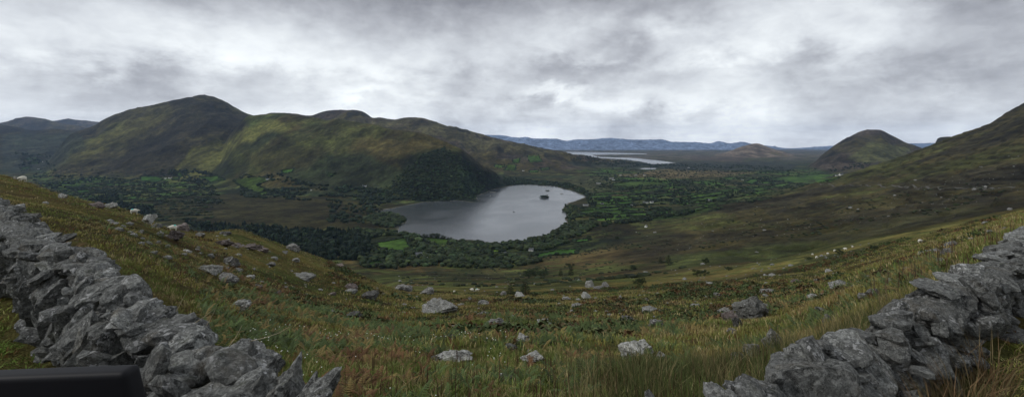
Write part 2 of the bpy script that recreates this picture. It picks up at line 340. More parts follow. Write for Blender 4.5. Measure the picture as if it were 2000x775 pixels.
def mat_rock(name, dark, mid, pale, lichen=.5, scale=1., warm=.3, moss=.25):
    k = NT(name); tc = k.n('ShaderNodeTexCoord').outputs['Object']; oi = k.n('ShaderNodeObjectInfo')
    mp = k.n('ShaderNodeMapping'); k.l(tc, mp.inputs['Vector']); mp.inputs['Scale'].default_value = (scale,)*3
    cb = k.n('ShaderNodeCombineXYZ'); r = k.math('MULTIPLY', oi.outputs['Random'], 37.)
    k.l(r, cb.inputs[0]); k.l(r, cb.inputs[1]); k.l(cb.outputs[0], mp.inputs['Location']); v = mp.outputs[0]
    n1 = k.noise(v, 2.2, 10, .7, .6); n2 = k.noise(v, 9, 8, .7); n3 = k.noise(v, 34, 6, .65)
    c = k.mix(k.ramp(n1, [(.32, 0.), (.54, 1.)]), dark, mid)
    c = k.mix(k.math('MULTIPLY', k.ramp(n2, [(.46, 0.), (.60, 1.)]), .75), c, pale)
    c = k.mix(1., c, k.ramp(n3, [(.32, .55), (.5, .98), (.7, 1.4)]), 'MULTIPLY')
    ck = k.math('ABSOLUTE', k.math('SUBTRACT', k.noise(v, 1.9, 9, .62, .4), .5)); c = k.mix(1., c, k.ramp(ck, [(0., .2), (.014, 1.)]), 'MULTIPLY')
    # crusty pale lichen in rounded blotches
    vo = k.n('ShaderNodeTexVoronoi'); vo.inputs['Scale'].default_value = 5.5; wv = k.n('ShaderNodeVectorMath'); wv.operation = 'ADD'
    nz = k.n('ShaderNodeTexNoise'); nz.inputs['Scale'].default_value = 4; nz.inputs['Detail'].default_value = 5; k.l(v, nz.inputs['Vector'])
    sc = k.n('ShaderNodeVectorMath'); sc.operation = 'SCALE'; sc.inputs['Scale'].default_value = .75; k.l(nz.outputs['Color'], sc.inputs[0])
    k.l(v, wv.inputs[0]); k.l(sc.outputs[0], wv.inputs[1]); k.l(wv.outputs[0], vo.inputs['Vector'])
    lm = k.ramp(vo.outputs['Distance'], [(.30, 1.), (.36, 0.)]); lsel = k.ramp(k.noise(v, 1.3, 6, .65), [(.50, 0.), (.56, 1.)])
    lf = k.math('MULTIPLY', k.math('MULTIPLY', lm, lsel), lichen)
    c = k.mix(lf, c, tuple(min(.6, p*1.75) for p in pale))
    c = k.mix(k.math('MULTIPLY', k.ramp(k.noise(v, 1.4, 6), [(.56, 0.), (.7, 1.)]), warm), c, (.17, .13, .075))
    nm = k.n('ShaderNodeNewGeometry'); sp = k.n('ShaderNodeSeparateXYZ'); k.l(nm.outputs['Normal'], sp.inputs[0])
    up = k.ramp(sp.outputs[2], [(.35, 0.), (.9, 1.)])
    mo = k.math('MULTIPLY', k.math('MULTIPLY', k.ramp(k.noise(v, 3.1, 7, .7), [(.56, 0.), (.62, 1.)]), up), moss)
    c = k.mix(mo, c, (.05, .055, .018))
    br = k.math('ADD', .62, k.math('MULTIPLY', oi.outputs['Random'], .76))
    bc = k.n('ShaderNodeCombineColor'); [k.l(br, bc.inputs[i]) for i in range(3)]
    c = k.mix(1., c, bc.outputs[0], 'MULTIPLY')
    b = k.bump(n1, .24/scale, .9); b = k.bump(n2, .10/scale, .9, b); b = k.bump(n3, .03/scale, 1., b)
    return k.out(c, .9, b, .3)
def mat_plain(name, c, rough=.8, var=.15, scale=4., spec=.3, bump=0, **kw):
    k = NT(name); v = k.n('ShaderNodeTexCoord').outputs['Object']; n = k.noise(v, scale, 6, .6)
    cc = k.mix(1., c, k.ramp(n, [(.3, 1-var), (.7, 1+var)]), 'MULTIPLY')
    return k.out(cc, rough, k.bump(n, bump) if bump else None, spec, **kw)
def mat_water():
    k = NT('lake_water'); pos = k.n('ShaderNodeNewGeometry').outputs['Position']
    mp = k.n('ShaderNodeMapping'); k.l(pos, mp.inputs['Vector']); mp.inputs['Scale'].default_value = (1, .6, 1)
    n = k.noise(mp.outputs[0], .5, 5, .6); big = k.noise(pos, .006, 4, .55, .5)
    b = k.bump(n, .30, .7)
    r = k.ramp(big, [(.35, .14), (.65, .24)])
    return k.out((.045, .052, .056), r, b, .5, IOR=3.)
M = dict(
 ground=mat_ground(), leaf=mat_leaf('foliage_leaf'), far_leaf=mat_leaf('woodland_leaf', .85, .35, .15), grass=mat_leaf('grass_blade', .7, .3, 2.),
 wall_rock=mat_rock('wall_stone', (.046, .047, .046), (.165, .168, .16), (.38, .385, .365), .75, 3.2, .3, .35),
 field_rock=mat_rock('field_stone', (.08, .08, .075), (.21, .21, .195), (.42, .42, .39), .7, 1.2, .25, .45),
 grey_rock=mat_rock('grey_boulder', (.045, .044, .041), (.14, .137, .128), (.30, .295, .28), .6, 1.2, .25, .45),
 brown_rock=mat_rock('ledge_rock', (.075, .06, .055), (.15, .12, .11), (.24, .21, .2), .4, .7, .4, .3),
 white_rock=mat_rock('white_quartz_stone', (.12, .12, .11), (.32, .32, .30), (.62, .62, .58), .5, 1., .15, .2),
 water=mat_water(),
 bark=mat_plain('tree_bark', (.07, .055, .04), .95, .4, 6, .1, .05),
 plaster=mat_plain('white_house_wall', (.72, .72, .68), .9, .06, .6), grey_plaster=mat_plain('grey_house_wall', (.34, .34, .32), .9, .1, .6),
 slate=mat_plain('slate_roof', (.09, .095, .105), .7, .25, 1.2), red_roof=mat_plain('rusty_roof', (.16, .075, .05), .8, .2, 1.),
 glass=mat_plain('window_glass', (.03, .035, .04), .15, .1, 1., .5), door=mat_plain('painted_door', (.10, .05, .03), .6),
 wool=mat_plain('sheep_wool', (.72, .69, .6), 1., .2, 14, .05, .03), sface=mat_plain('sheep_face', (.08, .07, .06), .8),
 teal=mat_plain('teal_wool_dye', (.12, .50, .45), 1., .1), road=mat_plain('mountain_road', (.085, .082, .07), .9, .1),
 blackp=mat_plain('black_plastic', (.004, .004, .006), .6, .1, 30, .22), carpaint=mat_plain('black_car_paint', (.015, .015, .017), .2, .05, 1, .5),
 rubber=mat_plain('rubber', (.02, .02, .02), .85), chrome=mat_plain('mirror_glass', (.5, .5, .5), .05, .02, 1, .5, 0, Metallic=1.),
 twig=mat_plain('pale_dry_twig', (.36, .31, .2), .9, .2, 8), gravel=mat_plain('shore_gravel', (.2, .2, .19), .95, .3, .3),
)

# ------------------------------------------------------------------ ground cover colours (plant and soil, with some cloud shade, lit ground and haze painted in)
C_ = lambda *a: np.array(a, float)
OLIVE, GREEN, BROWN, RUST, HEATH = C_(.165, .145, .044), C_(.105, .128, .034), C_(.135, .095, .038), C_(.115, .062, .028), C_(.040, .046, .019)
MOOR, PURPLE, CRAG, FIELD, WOODF, SHADED_BOG = C_(.052, .046, .017), C_(.058, .047, .034), C_(.026, .024, .015), C_(.048, .105, .018), C_(.012, .018, .008), C_(.060, .056, .020)  # bog tone is darkened to stand for cloud shadow
SX, SY = PXg, YS()
def lerp(a, b, t): return a+(b-a)*t[..., None]
w1 = fbm(Xg/7., Yg/7., 5, 101); w2 = fbm(Xg/40., Yg/40., 5, 102); w3 = fbm(Xg/250., Yg/250., 5, 103); w4 = fbm(Xg/900., Yg/900., 5, 104); w5 = fbm(Xg/2., Yg/2., 3, 105)
ground = np.broadcast_to(OLIVE, Zg.shape+(3,)).copy()
ground = lerp(ground, GREEN, sstep(-.05, .35, w1+.3*w5))
ground = lerp(ground, HEATH, sstep(.05, .4, w2+.5*w1)*.8*sstep(650, 900, PXg)*sstep(8, 20, Dg))
ground = lerp(ground, BROWN, sstep(.1, .45, -w2+.4*w5)*.8)
ground = lerp(ground, RUST, sstep(.28, .5, w1*.7+w5*.6)*.45*(1-sstep(90, 160, Dg)))
# lower slope
low = sstep(150, 300, Dg)
c_low = lerp(np.broadcast_to(SHADED_BOG, Zg.shape+(3,)).copy(), GREEN*.85, sstep(-.1, .3, w2)); c_low = lerp(c_low, HEATH, sstep(.0, .35, -w3+.5*w1)*.75); c_low = lerp(c_low, BROWN, sstep(.15, .4, w3-.5*w2)*.6)
ground = lerp(ground, c_low, low)
# right hill
rh = sstep(1150, 1350, PXg+60*w3)*sstep(300, 420, Dg)
c_r = lerp(np.broadcast_to(MOOR*1.12, Zg.shape+(3,)).copy(), CRAG*1.25, sstep(.0, .4, w3+.5*w2)*.75); c_r = lerp(c_r, C_(.062,.070,.020), sstep(.0, .35, -w3+.5*w2)*.8)
ground = lerp(ground, c_r, rh*(1-sstep(2600, 2900, Dg)))
# valley floor
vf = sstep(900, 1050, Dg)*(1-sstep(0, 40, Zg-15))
c_v = lerp(np.broadcast_to(SHADED_BOG*.55, Zg.shape+(3,)).copy(), WOODF*1.7, sstep(-.25, .2, w3+.3*w2)); c_v = lerp(c_v, GREEN, sstep(.15, .4, w2-.3*w3)*.5)  # cloud shadow over the valley goes into the bog colour
# small enclosed fields right of the lake: an irregular grid of plots
def plots(X, Y):
    wx = 26*fbm(X/210., Y/210., 3, 401); wy = 26*fbm(X/190., Y/190., 3, 402)
    u = (X*.94+Y*.34+wx); v = (Y*.94-X*.34+wy)
    r = np.floor(v/72.); u = u+_h(r, r*0, 9)*170; c = np.floor(u/135.)
    du = np.minimum(u/135.-c, 1-(u/135.-c))*135; dv = np.minimum(v/72.-r, 1-(v/72.-r))*72
    return _h(c, r, 77), np.minimum(du, dv)
plot_zone = np.clip(sstep(1120, 1180, PXg+40*w2)*(1-sstep(1560, 1640, PXg))+.8*(1-sstep(380, 460, PXg))*sstep(40, 90, PXg), 0, 1)*sstep(1350, 1500, Dg)*(1-sstep(3900, 4400, Dg))*(sdl > 25)
pid, ped = plots(Xg, Yg)
c_p = np.where((pid < .38)[..., None], FIELD*.85, np.where((pid < .6)[..., None], C_(.062, .080, .024), np.where((pid < .8)[..., None], C_(.050, .050, .018), C_(.030, .036, .014))))*(.8+.5*_h(np.floor(pid*997), np.floor(pid*31), 3))[..., None]
c_v = lerp(c_v, c_p, plot_zone*.95)
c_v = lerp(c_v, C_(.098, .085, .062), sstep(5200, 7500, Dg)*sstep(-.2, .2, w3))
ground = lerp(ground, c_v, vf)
# mountains
def mcol(a, b, c):
    x = lerp(np.broadcast_to(a, Zg.shape+(3,)).copy(), b, sstep(-.1, .25, w3+.4*w2+.3*w4)); return lerp(x, c, sstep(.12, .4, -w4-.4*w3+.2*w2)*.8)
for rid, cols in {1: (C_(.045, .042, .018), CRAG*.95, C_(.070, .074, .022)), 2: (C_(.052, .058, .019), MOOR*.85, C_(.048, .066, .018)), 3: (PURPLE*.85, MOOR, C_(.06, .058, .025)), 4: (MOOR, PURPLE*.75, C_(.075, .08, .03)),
                  5: (MOOR, CRAG, PURPLE), 6: (PURPLE*2.2, PURPLE*1.9, MOOR*2.2), 7: (PURPLE*1.7, PURPLE*1.3, MOOR*1.3), 8: (MOOR*.8, CRAG*.8, HEATH), 9: (PURPLE, MOOR, CRAG), 10: (PURPLE, MOOR, CRAG), 11: (C_(.14,.19,.28), C_(.13,.175,.26), C_(.11,.145,.21))}.items():  # last range: blue of the distant haze mixed into its ground colour
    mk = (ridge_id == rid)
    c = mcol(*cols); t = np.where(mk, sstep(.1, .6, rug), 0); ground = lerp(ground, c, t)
gy, gx = np.gradient(Zg); sl = np.hypot(gy/np.gradient(Dg, axis=0), gx/np.maximum(np.gradient(Xg, axis=1), .01))
sl = np.minimum(sl, 3)
steep = sstep(.55, .95, sl+.12*w2)*np.where((ridge_id > 0) | (rh > .5), 1, 0)*(Dg < 9000)
ground = lerp(ground, CRAG*.95, steep*.8)
gul = (ridged(Xg/140., Yg/300., 4, 301)-.5)*2
ground = np.where((ridge_id > 0)[..., None], ground*(1+.45*np.clip(gul, -1, 1)*sstep(.1, .6, rug))[..., None], ground)
def inpoly(px, y, poly):
    P = np.array(poly, float); ins = np.zeros(np.shape(px), bool)
    for i in range(len(P)):
        a = P[i]; b = P[(i+1) % len(P)]
        if a[1] != b[1]: ins ^= ((a[1] > y) != (b[1] > y)) & (px < (b[0]-a[0])*(y-a[1])/(b[1]-a[1])+a[0])
    return ins
# patches, some tinted as lit or cloud-shaded ground: (outline in the photo, nearest, farthest, colour, strength, ragged edge in photo pixels)
PATCH = [
 ([(640,330),(760,250),(860,280),(900,300),(800,330),(700,360)], 1900, 3600, MOOR*.75, .7, 22),
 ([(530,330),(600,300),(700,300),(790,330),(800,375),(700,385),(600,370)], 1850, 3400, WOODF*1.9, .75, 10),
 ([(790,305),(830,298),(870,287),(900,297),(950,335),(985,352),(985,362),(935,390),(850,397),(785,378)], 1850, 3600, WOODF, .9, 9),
 ([(400,345),(430,320),(500,268),(560,250),(500,300),(455,352)], 2100, 4700, WOODF*1.6, .75, 5),
 ([(330,352),(360,330),(430,300),(480,255),(520,235),(600,236),(520,262),(470,290),(420,330),(380,352)], 2200, 5000, C_(.118, .124, .036), .85, 10),  # grass brightened to paint the lit col between the left hills
 ([(330,190),(420,195),(440,240),(380,270),(350,240)], 3600, 5200, CRAG*.75, .8, 8),
 ([(430,230),(480,235),(478,258),(440,262)], 3000, 5200, CRAG*.6, .8, 5),
 ([(250,270),(330,250),(400,290),(380,335),(300,345),(230,330)], 2800, 4600, CRAG*.85, .7, 12),
 ([(0,262),(160,262),(170,300),(80,340),(0,330)], 3000, 7000, C_(.03, .04, .028), .7, 8),
 ([(300,385),(480,380),(640,390),(720,410),(700,445),(560,450),(420,440),(300,430)], 1000, 2300, SHADED_BOG*.55, .9, 6),
 ([(430,300),(640,270),(700,262),(620,300),(560,325),(470,345)], 2100, 3500, C_(.062, .072, .02), .7, 10),
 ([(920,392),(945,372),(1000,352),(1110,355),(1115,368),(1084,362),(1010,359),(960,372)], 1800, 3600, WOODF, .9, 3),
 ([(1105,316),(1230,316),(1300,320),(1420,322),(1450,332),(1280,330),(1180,326),(1120,326)], 3500, 9000, C_(.026,.034,.024), .85, 3),
 ([(1300,316),(1480,316),(1560,322),(1540,334),(1400,333),(1290,330)], 3500, 9000, C_(.028,.034,.026), .85, 3),
 ([(1300,331),(1420,333),(1480,337),(1400,345),(1300,350),(1200,342)], 2500, 4600, C_(.12, .095, .048), .9, 3),
 ([(1350,303),(1450,306),(1450,316),(1350,312)], 5000, 9500, PURPLE*1.2, .9, 2),
 ([(1700,275),(1780,290),(1760,312),(1690,318),(1650,312)], 3000, 5200, C_(.085, .092, .034), .8, 5),
 ([(1120,345),(1200,340),(1200,372),(1140,380),(1115,362)], 2000, 4000, C_(.05, .055, .024), .8, 3),
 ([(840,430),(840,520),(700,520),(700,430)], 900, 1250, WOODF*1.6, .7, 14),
 ([(1300,500),(1480,480),(1600,470),(1640,480),(1500,520),(1300,535)], 350, 900, C_(.075, .10, .028), .6, 6),
 ([(1450,470),(1650,440),(1900,400),(1980,398),(1700,470),(1480,500)], 300, 700, C_(.050, .055, .02), .35, 9),
 ([(1250,560),(1500,530),(1700,500),(1650,520),(1400,560),(1260,575)], 60, 260, C_(.10, .088, .036), .6, 5),
 ([(1000,590),(1200,580),(1400,585),(1200,605),(1000,612)], 40, 140, C_(.125, .098, .042), .6, 5),
 ([(895,320),(925,345),(950,370),(930,385),(905,385),(890,350)], 1850, 3600, C_(.03, .052, .018), .75, 6),
 ([(480,300),(560,280),(640,300),(600,330),(520,335)], 2100, 3400, MOOR*.7, .6, 14),
 ([(700,270),(820,275),(850,290),(760,300),(680,290)], 2100, 3400, C_(.072,.062,.022), .7, 10),
 ([(240,240),(330,205),(345,215),(290,250),(200,290),(150,320),(130,310)], 2900, 4800, C_(.075,.072,.022), .7, 9),
 ([(380,290),(430,270),(450,290),(400,320),(340,335)], 2700, 4700, C_(.085,.088,.024), .8, 8),
 ([(820,525),(930,520),(960,545),(840,548)], 300, 1000, HEATH*.8, .7, 8),
 ([(560,400),(640,380),(760,410),(740,440),(600,440)], 1100, 2200, SHADED_BOG*.6, .7, 5),
]
ex = fbm(Xg/(Dg*.035+.1), Yg/(Dg*.12+.1), 4, 111); ey = fbm(Xg/(Dg*.035+.1)+50, Yg/(Dg*.12+.1), 4, 112)
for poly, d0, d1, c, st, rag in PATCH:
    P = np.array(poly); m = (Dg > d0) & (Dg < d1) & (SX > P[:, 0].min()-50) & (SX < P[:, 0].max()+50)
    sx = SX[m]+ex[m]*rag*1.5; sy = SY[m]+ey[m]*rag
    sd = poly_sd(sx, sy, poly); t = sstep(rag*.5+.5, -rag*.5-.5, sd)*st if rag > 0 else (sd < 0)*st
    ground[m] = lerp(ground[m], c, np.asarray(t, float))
# enclosed fields: the outlines are the hedge lines
FIELDS = []
def fld(pts, d0=900, d1=5200, c=1.): FIELDS.append((pts, d0, d1, c))
fld([(728,476),(770,468),(795,463),(797,476),(808,486),(788,492),(760,488)], c=1.15); fld([(731,480),(748,488),(758,494),(735,490)], c=1.1)
fld([(822,462),(858,466),(880,468),(880,480),(866,483),(840,474)], c=1.05)
fld([(716,512),(745,508),(755,516),(720,522)], 800, 1200, .8)
fld([(958,489),(978,487),(980,493),(962,495)], c=1.2); fld([(1040,497),(1090,488),(1130,486),(1125,496),(1080,498),(1050,505)], c=1.)
for a in [(1130,413,1212,404,1215,409,1140,419),(1160,400,1218,401,1218,404,1158,405),(1205,396,1236,393,1236,399,1205,400),(1132,407,1200,405,1262,408,1262,411,1150,411),
          (1266,413,1350,411,1352,415,1266,418),(1315,387,1370,380,1412,374,1410,379,1370,385,1320,390),(1340,392,1372,386,1420,380,1420,385,1350,395),(1372,402,1400,399,1402,403,1375,405),
          (1195,360,1235,354,1310,358,1308,362,1200,364),(1450,357,1470,350,1482,352,1470,360),(1468,368,1490,366,1500,371,1475,374),(1505,350,1530,345,1560,344,1552,349,1520,355),
          (1545,349,1600,341,1632,341,1600,350,1560,356),(1590,352,1640,346,1628,353,1600,357),(1230,372,1290,368,1292,371,1235,375),(1225,383,1280,379,1282,382,1230,386),(1150,383,1190,381,1192,386,1155,388),
          (1160,428,1230,424,1235,427,1165,431),(1120,470,1150,466,1152,470,1125,474),(1290,366,1340,364,1340,367,1292,369),(1510,362,1545,357,1540,362,1515,366)]:
    fld([(a[i], a[i+1]) for i in range(0, len(a), 2)], c=.8+.4*random.random())
for a in [(455,352,505,345,535,350,500,360,520,370,505,377,480,368,462,360),(505,376,525,373,521,380,507,382),(550,332,575,330,570,337,550,338),(732,375,755,377,762,384,745,381),(640,338,655,340,650,345,640,343),
          (147,372,175,371,178,376,150,376),(158,382,168,381,170,386,158,386),(130,363,160,362,160,365,132,366),(244,385,270,383,268,389,246,391),(272,345,310,345,318,352,300,357,275,352),(285,368,310,366,308,371,286,372),
          (205,360,222,358,222,362,206,363),(336,348,350,346,350,352,338,352),(50,309,72,308,72,311,52,312),(62,316,76,314,75,319,60,320),(40,328,60,324,60,328,42,331),(1000,312,1016,309,1014,318,1002,319),
          (1030,305,1052,304,1060,316,1034,317),(966,322,986,322,984,328,966,328),(990,322,1008,324,1007,333,984,333),(1055,328,1072,327,1074,332,1058,334),(1034,333,1052,333,1050,337,1034,337),(345,340,352,336,360,344,350,347),
          (388,346,420,343,440,352,410,356),(290,388,320,386,318,391,292,392)]:
    fld([(a[i], a[i+1]) for i in range(0, len(a), 2)], 1300, 6000, .6+.4*random.random())
field_m = np.zeros(Zg.shape)
for poly, d0, d1, c in FIELDS:
    P = np.array(poly, float); m = (Dg > d0) & (Dg < d1) & (SX > P[:, 0].min()-2) & (SX < P[:, 0].max()+2)
    ins = inpoly(SX[m], SY[m], poly); q = ground[m]; q[ins] = FIELD*c*(1+.12*w2[m][ins])[:, None]*np.array([1+.5*(random.random()-.4), 1, 1]); ground[m] = q
    f = field_m[m]; f[ins] = 1; field_m[m] = f
ground[sdl < 12] = lerp(ground[sdl < 12], C_(.16, .155, .14), sstep(12, 0, sdl[sdl < 12])*.6)
rockm = np.clip(np.where(ridge_id > 0, rug, 0)*.9+rh*(1-sstep(2600, 2900, Dg))*.75, 0, 1)*(1-field_m)
rockm *= np.where(np.isin(ridge_id, (1, 3, 4, 8)), 1, .55)

# ------------------------------------------------------------------ the ground as sheets that share their seams
NB = 120                                            # columns behind the camera
phiL = math.atan2(PX0-1000, F); phiR = math.atan2(PX1-1000, F)
ang = np.linspace(phiR, phiL+2*math.pi, NB+2)[1:-1]
tt = (ang-phiR)/(phiL+2*math.pi-phiR)
rad = DS*math.sqrt(1+((PX1-1000)/F)**2)
rad = rad[:, None]*(1-.6*np.sin(math.pi*tt)*sstep(200, 2000, DS)[:, None])
Xb = rad*np.sin(ang)[None, :]; Yb = rad*np.cos(ang)[None, :]
Zb = Zg[:, -1][:, None]*(1-sstep(0, 1, tt))[None, :]+Zg[:, 0][:, None]*sstep(0, 1, tt)[None, :]
colb = ground[:, -1][:, None, :]*(1-tt)[None, :, None]+ground[:, 0][:, None, :]*tt[None, :, None]
NA = NC+NB
VX = np.concatenate([Xg, Xb], 1); VY = np.concatenate([Yg, Yb], 1); VZ = np.concatenate([Zg, Zb], 1)
VC = np.concatenate([ground, colb], 1); VR = np.concatenate([rockm, np.zeros_like(Xb)], 1)
def sheet(name, r0, r1, label):
    V = np.stack([VX[r0:r1+1], VY[r0:r1+1], VZ[r0:r1+1]], -1).reshape(-1, 3)
    n = r1-r0; i, j = np.meshgrid(np.arange(n), np.arange(NA), indexing='ij'); j2 = (j+1) % NA
    q = np.stack([i*NA+j, i*NA+j2, (i+1)*NA+j2, (i+1)*NA+j], -1).reshape(-1, 4)
    fs = [q]
    if r0 == 0:
        V = np.vstack([V, [[0, 0, CAMZ-2.05]]]); k = len(V)-1; a = np.arange(NA)
        fs.append(np.stack([np.full(NA, k), (a+1) % NA, a], -1))
        c = np.vstack([VC[r0:r1+1].reshape(-1, 3), VC[0, 0][None]]); rk = np.append(VR[r0:r1+1].ravel(), 0)
    else: c = VC[r0:r1+1].reshape(-1, 3); rk = VR[r0:r1+1].ravel()
    me = mesh_np(name, V, fs, M['ground'], c, True, {'rock': rk})
    return tag(link(name, me), label, None, None, 'structure')
def row(d): return int(np.searchsorted(DS, d))
sheet('hillside', 0, row(880), 'rough grassy hillside falling away from the wall')
sheet('valley_floor', row(880), row(2100), 'flat green valley floor of woods and small fields around the lake')
sheet('mountains', row(2100), row(7800), 'dark heather and grass mountains around the valley')
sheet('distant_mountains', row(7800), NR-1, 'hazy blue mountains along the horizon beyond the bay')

def water(name, poly, z, label):
    P = np.array(poly); x0, y0 = P.min(0)-45; x1, y1 = P.max(0)+45
    o = link(name, mesh_np(name, [(x0, y0, z), (x1, y0, z), (x1, y1, z), (x0, y1, z)], np.array([[0, 1, 2, 3]]), M['water']))
    return tag(o, label, None, None, 'structure')
water('lake', LAKE, 0., 'calm grey lake in the valley'); water('bay', BAY, 0., 'pale sea bay in the distance'); water('pond', POND, 2., 'thin bright pool before the bay')
# the lane across the right mountainside
pts = []
for px, y in zip(np.interp(np.arange(0, 60)/59., [0, .1, .25, .6, 1], [1596, 1633, 1695, 1782, 1990]), np.interp(np.arange(0, 60)/59., [0, .1, .25, .6, 1], [359, 363, 362, 366, 369])):
    pts.append(ray(px, y, 600, 2300)[:2])
pts = np.array(pts); kx = np.convolve(np.pad(pts[:, 0], 3, 'edge'), np.ones(7)/7, 'valid'); ky = np.convolve(np.pad(pts[:, 1], 3, 'edge'), np.ones(7)/7, 'valid')
ii = np.linspace(0, 59, 420); kx = np.interp(ii, np.arange(60), kx); ky = np.interp(ii, np.arange(60), ky)
tx = np.gradient(kx); ty = np.gradient(ky); ln = np.hypot(tx, ty); nx, ny = -ty/ln, tx/ln
V = []; 
for s in (-2.2, 2.2):
    x = kx+nx*s; y = ky+ny*s; V.append(np.stack([x, y, hgt(x, y)+.5], -1))
V = np.concatenate(V); a = np.arange(419)
tag(link('mountain_lane', mesh_np('mountain_lane', V, np.stack([a, a+1, a+421, a+420], -1), M['road'])), 'thin grey lane cut across the right mountainside', None, None, 'structure')

# ------------------------------------------------------------------ plants: templates
def ico(sub):
    import bmesh
    bm = bmesh.new(); bmesh.ops.create_icosphere(bm, subdivisions=sub, radius=1)
    V = np.array([v.co[:] for v in bm.verts]); Fc = np.array([[v.index for v in f.verts] for f in bm.faces]); bm.free(); return V, Fc
ICO = {s: ico(s) for s in (1, 2, 3, 4)}
def n3(V, s, seed, o=4):                       # 3-D-ish noise from three planes
    x, y, z = V[:, 0]*s, V[:, 1]*s, V[:, 2]*s
    return (fbm(x+z*.7, y-z*.4, o, seed)+fbm(y+x*.3, z+x*.5, o, seed+5)+fbm(z-y*.2, x+y*.6, o, seed+9))/1.7
def crown_lump(kind, seed):                    # low crown for trees of a few pixels: base at z=0, height 1
    V, Fc = ICO[2]; V = V.copy()
    r = 1+.34*n3(V, 1.6, seed)+.36*n3(V, 4.6, seed+3)
    if kind == 'broad': V = V*r[:, None]*[.42, .42, .46]+[0, 0, .52]
    elif kind == 'cone':
        z = (V[:, 2]+1)/2; ang = np.arctan2(V[:, 1], V[:, 0]); rad = (1-z)**.8*.26*(1+.35*np.sin(z*38+seed))*r+.01
        V = np.stack([np.cos(ang)*rad, np.sin(ang)*rad, z*1.02], -1)
    else: V = V*r[:, None]*[.6, .6, .5]+[0, 0, .35]
    return V, Fc
LUMPS = {k: [crown_lump(k, 10*i+5) for i in range(5)] for k in ('broad', 'cone', 'bush')}
def scatter_lumps(name, P, H, kinds, col, var, label, cat=None, W=1.15):
    Vs = []; Fs = []; Cs = []; off = 0
    for i in range(len(P)):
        kd = kinds[i] if isinstance(kinds, list) else kinds
        V, Fc = LUMPS[kd][RNG.integers(5)]
        a = RNG.random()*6.28; c, s = math.cos(a), math.sin(a)
        h = H[i]; w = h*W*(.8+.5*RNG.random())
        v = np.stack([(V[:, 0]*c-V[:, 1]*s)*w, (V[:, 0]*s+V[:, 1]*c)*w, V[:, 2]*h-.06*h], -1)+P[i]
        Vs.append(v); Fs.append(Fc+off); off += len(V)
        cc = col*(1+var*(RNG.random()-.5)*2)*(1.9 if RNG.random() < .13 else 1.)*np.array([1+.3*(RNG.random()-.5), 1, 1+.3*(RNG.random()-.5)])
        Cs.append(np.repeat(cc[None], len(V), 0)*(1+.5*(RNG.random(len(V))-.5))[:, None])
    me = mesh_np(name, np.concatenate(Vs), np.concatenate(Fs), M['far_leaf'], np.concatenate(Cs))
    return tag(link(name, me), label, cat, None, 'stuff')
BAND = None
def screen_pts(poly, n, dmin, dmax, avoid=True):
    P = np.array(poly, float); out = []
    while len(out) < n:
        px = RNG.uniform(P[:, 0].min(), P[:, 0].max(), 400); y = RNG.uniform(P[:, 1].min(), P[:, 1].max(), 400)
        ok = inpoly(px, y, poly)
        if BAND: ok &= fbm(px/BAND[0], y/BAND[1]+px/130., 3, 611) > BAND[2]
        for a, b in zip(px[ok], y[ok]):
            c = int(round((a-PX0)/(PX1-PX0)*(NC-1))); r = np.where((DS > dmin) & (DS < dmax) & (Ysc[:, c] <= b))[0]
            if len(r) == 0: 
                if RNG.random() < .02: out.append(None)
                continue
            r = r[0]
            if sdl[r, c] < 3 or (avoid and field_m[r, c] > 0): 
                if RNG.random() < .1: out.append(None)
                continue
            D = DS[r]*(1+.004*(RNG.random()-.5)); X = (a-1000)/F*D; out.append((X, D, float(hgt(X, D))))
            if len(out) >= n: break
    return [o for o in out if o]
def wood(name, specs, kinds, hrange, col, var, label, W=1.15):
    P = []
    for poly, n, d0, d1 in specs: P += screen_pts(poly, n, d0, d1)
    P = np.array(P); H = RNG.uniform(*hrange, len(P))*(.75+.5*RNG.random(len(P)))
    kd = [kinds[RNG.integers(len(kinds))] for _ in P]
    return scatter_lumps(name, P, H, kd, C_(*col), var, label, W=W)
wood('lakeside_wood', [([(690,446),(760,452),(800,459),(818,461),(822,486),(884,486),(882,470),(900,473),(980,478),(1060,466),(1095,448),(1106,452),(1110,475),(1060,490),(1000,488),(960,486),(900,492),(840,490),(810,478),(800,463),(760,460),(700,470)], 760, 950, 1350),
   ([(700,500),(760,492),(830,478),(900,484),(960,494),(1040,503),(1060,512),(1000,524),(920,524),(840,520),(760,526),(705,522)], 700, 850, 1150),
   ([(1100,400),(1125,402),(1128,420),(1112,440),(1150,430),(1170,440),(1130,462),(1105,466),(1096,440),(1106,424),(1098,410)], 330, 1100, 2000),
   ([(735,417),(760,417),(788,423),(793,432),(779,441),(760,445),(735,440),(715,430)], 330, 1200, 1800), ([(748,420),(786,423),(792,432),(778,440),(750,440)], 150, 1200, 1800)], ['broad', 'broad', 'broad', 'bush'], (5, 10.5), (.021, .031, .012), .4, 'dark green wood crowded round the near shore of the lake', 1.35)
wood('conifer_plantation', [([(470,442),(540,446),(640,452),(700,450),(722,462),(725,480),(700,505),(640,505),(560,480),(480,460)], 1100, 1000, 1450),
   ([(360,436),(440,440),(480,448),(470,462),(400,452)], 200, 1100, 1500), ([(185,385),(225,380),(240,400),(300,405),(300,425),(250,420),(190,400)], 350, 1200, 2500), ([(470,450),(640,456),(720,470),(725,520),(600,505)], 500, 950, 1300)], ['cone', 'cone', 'cone', 'broad'], (7, 16), (.009, .016, .008), .3, 'dark conifer plantation behind the left shoulder of the hill', 1.)
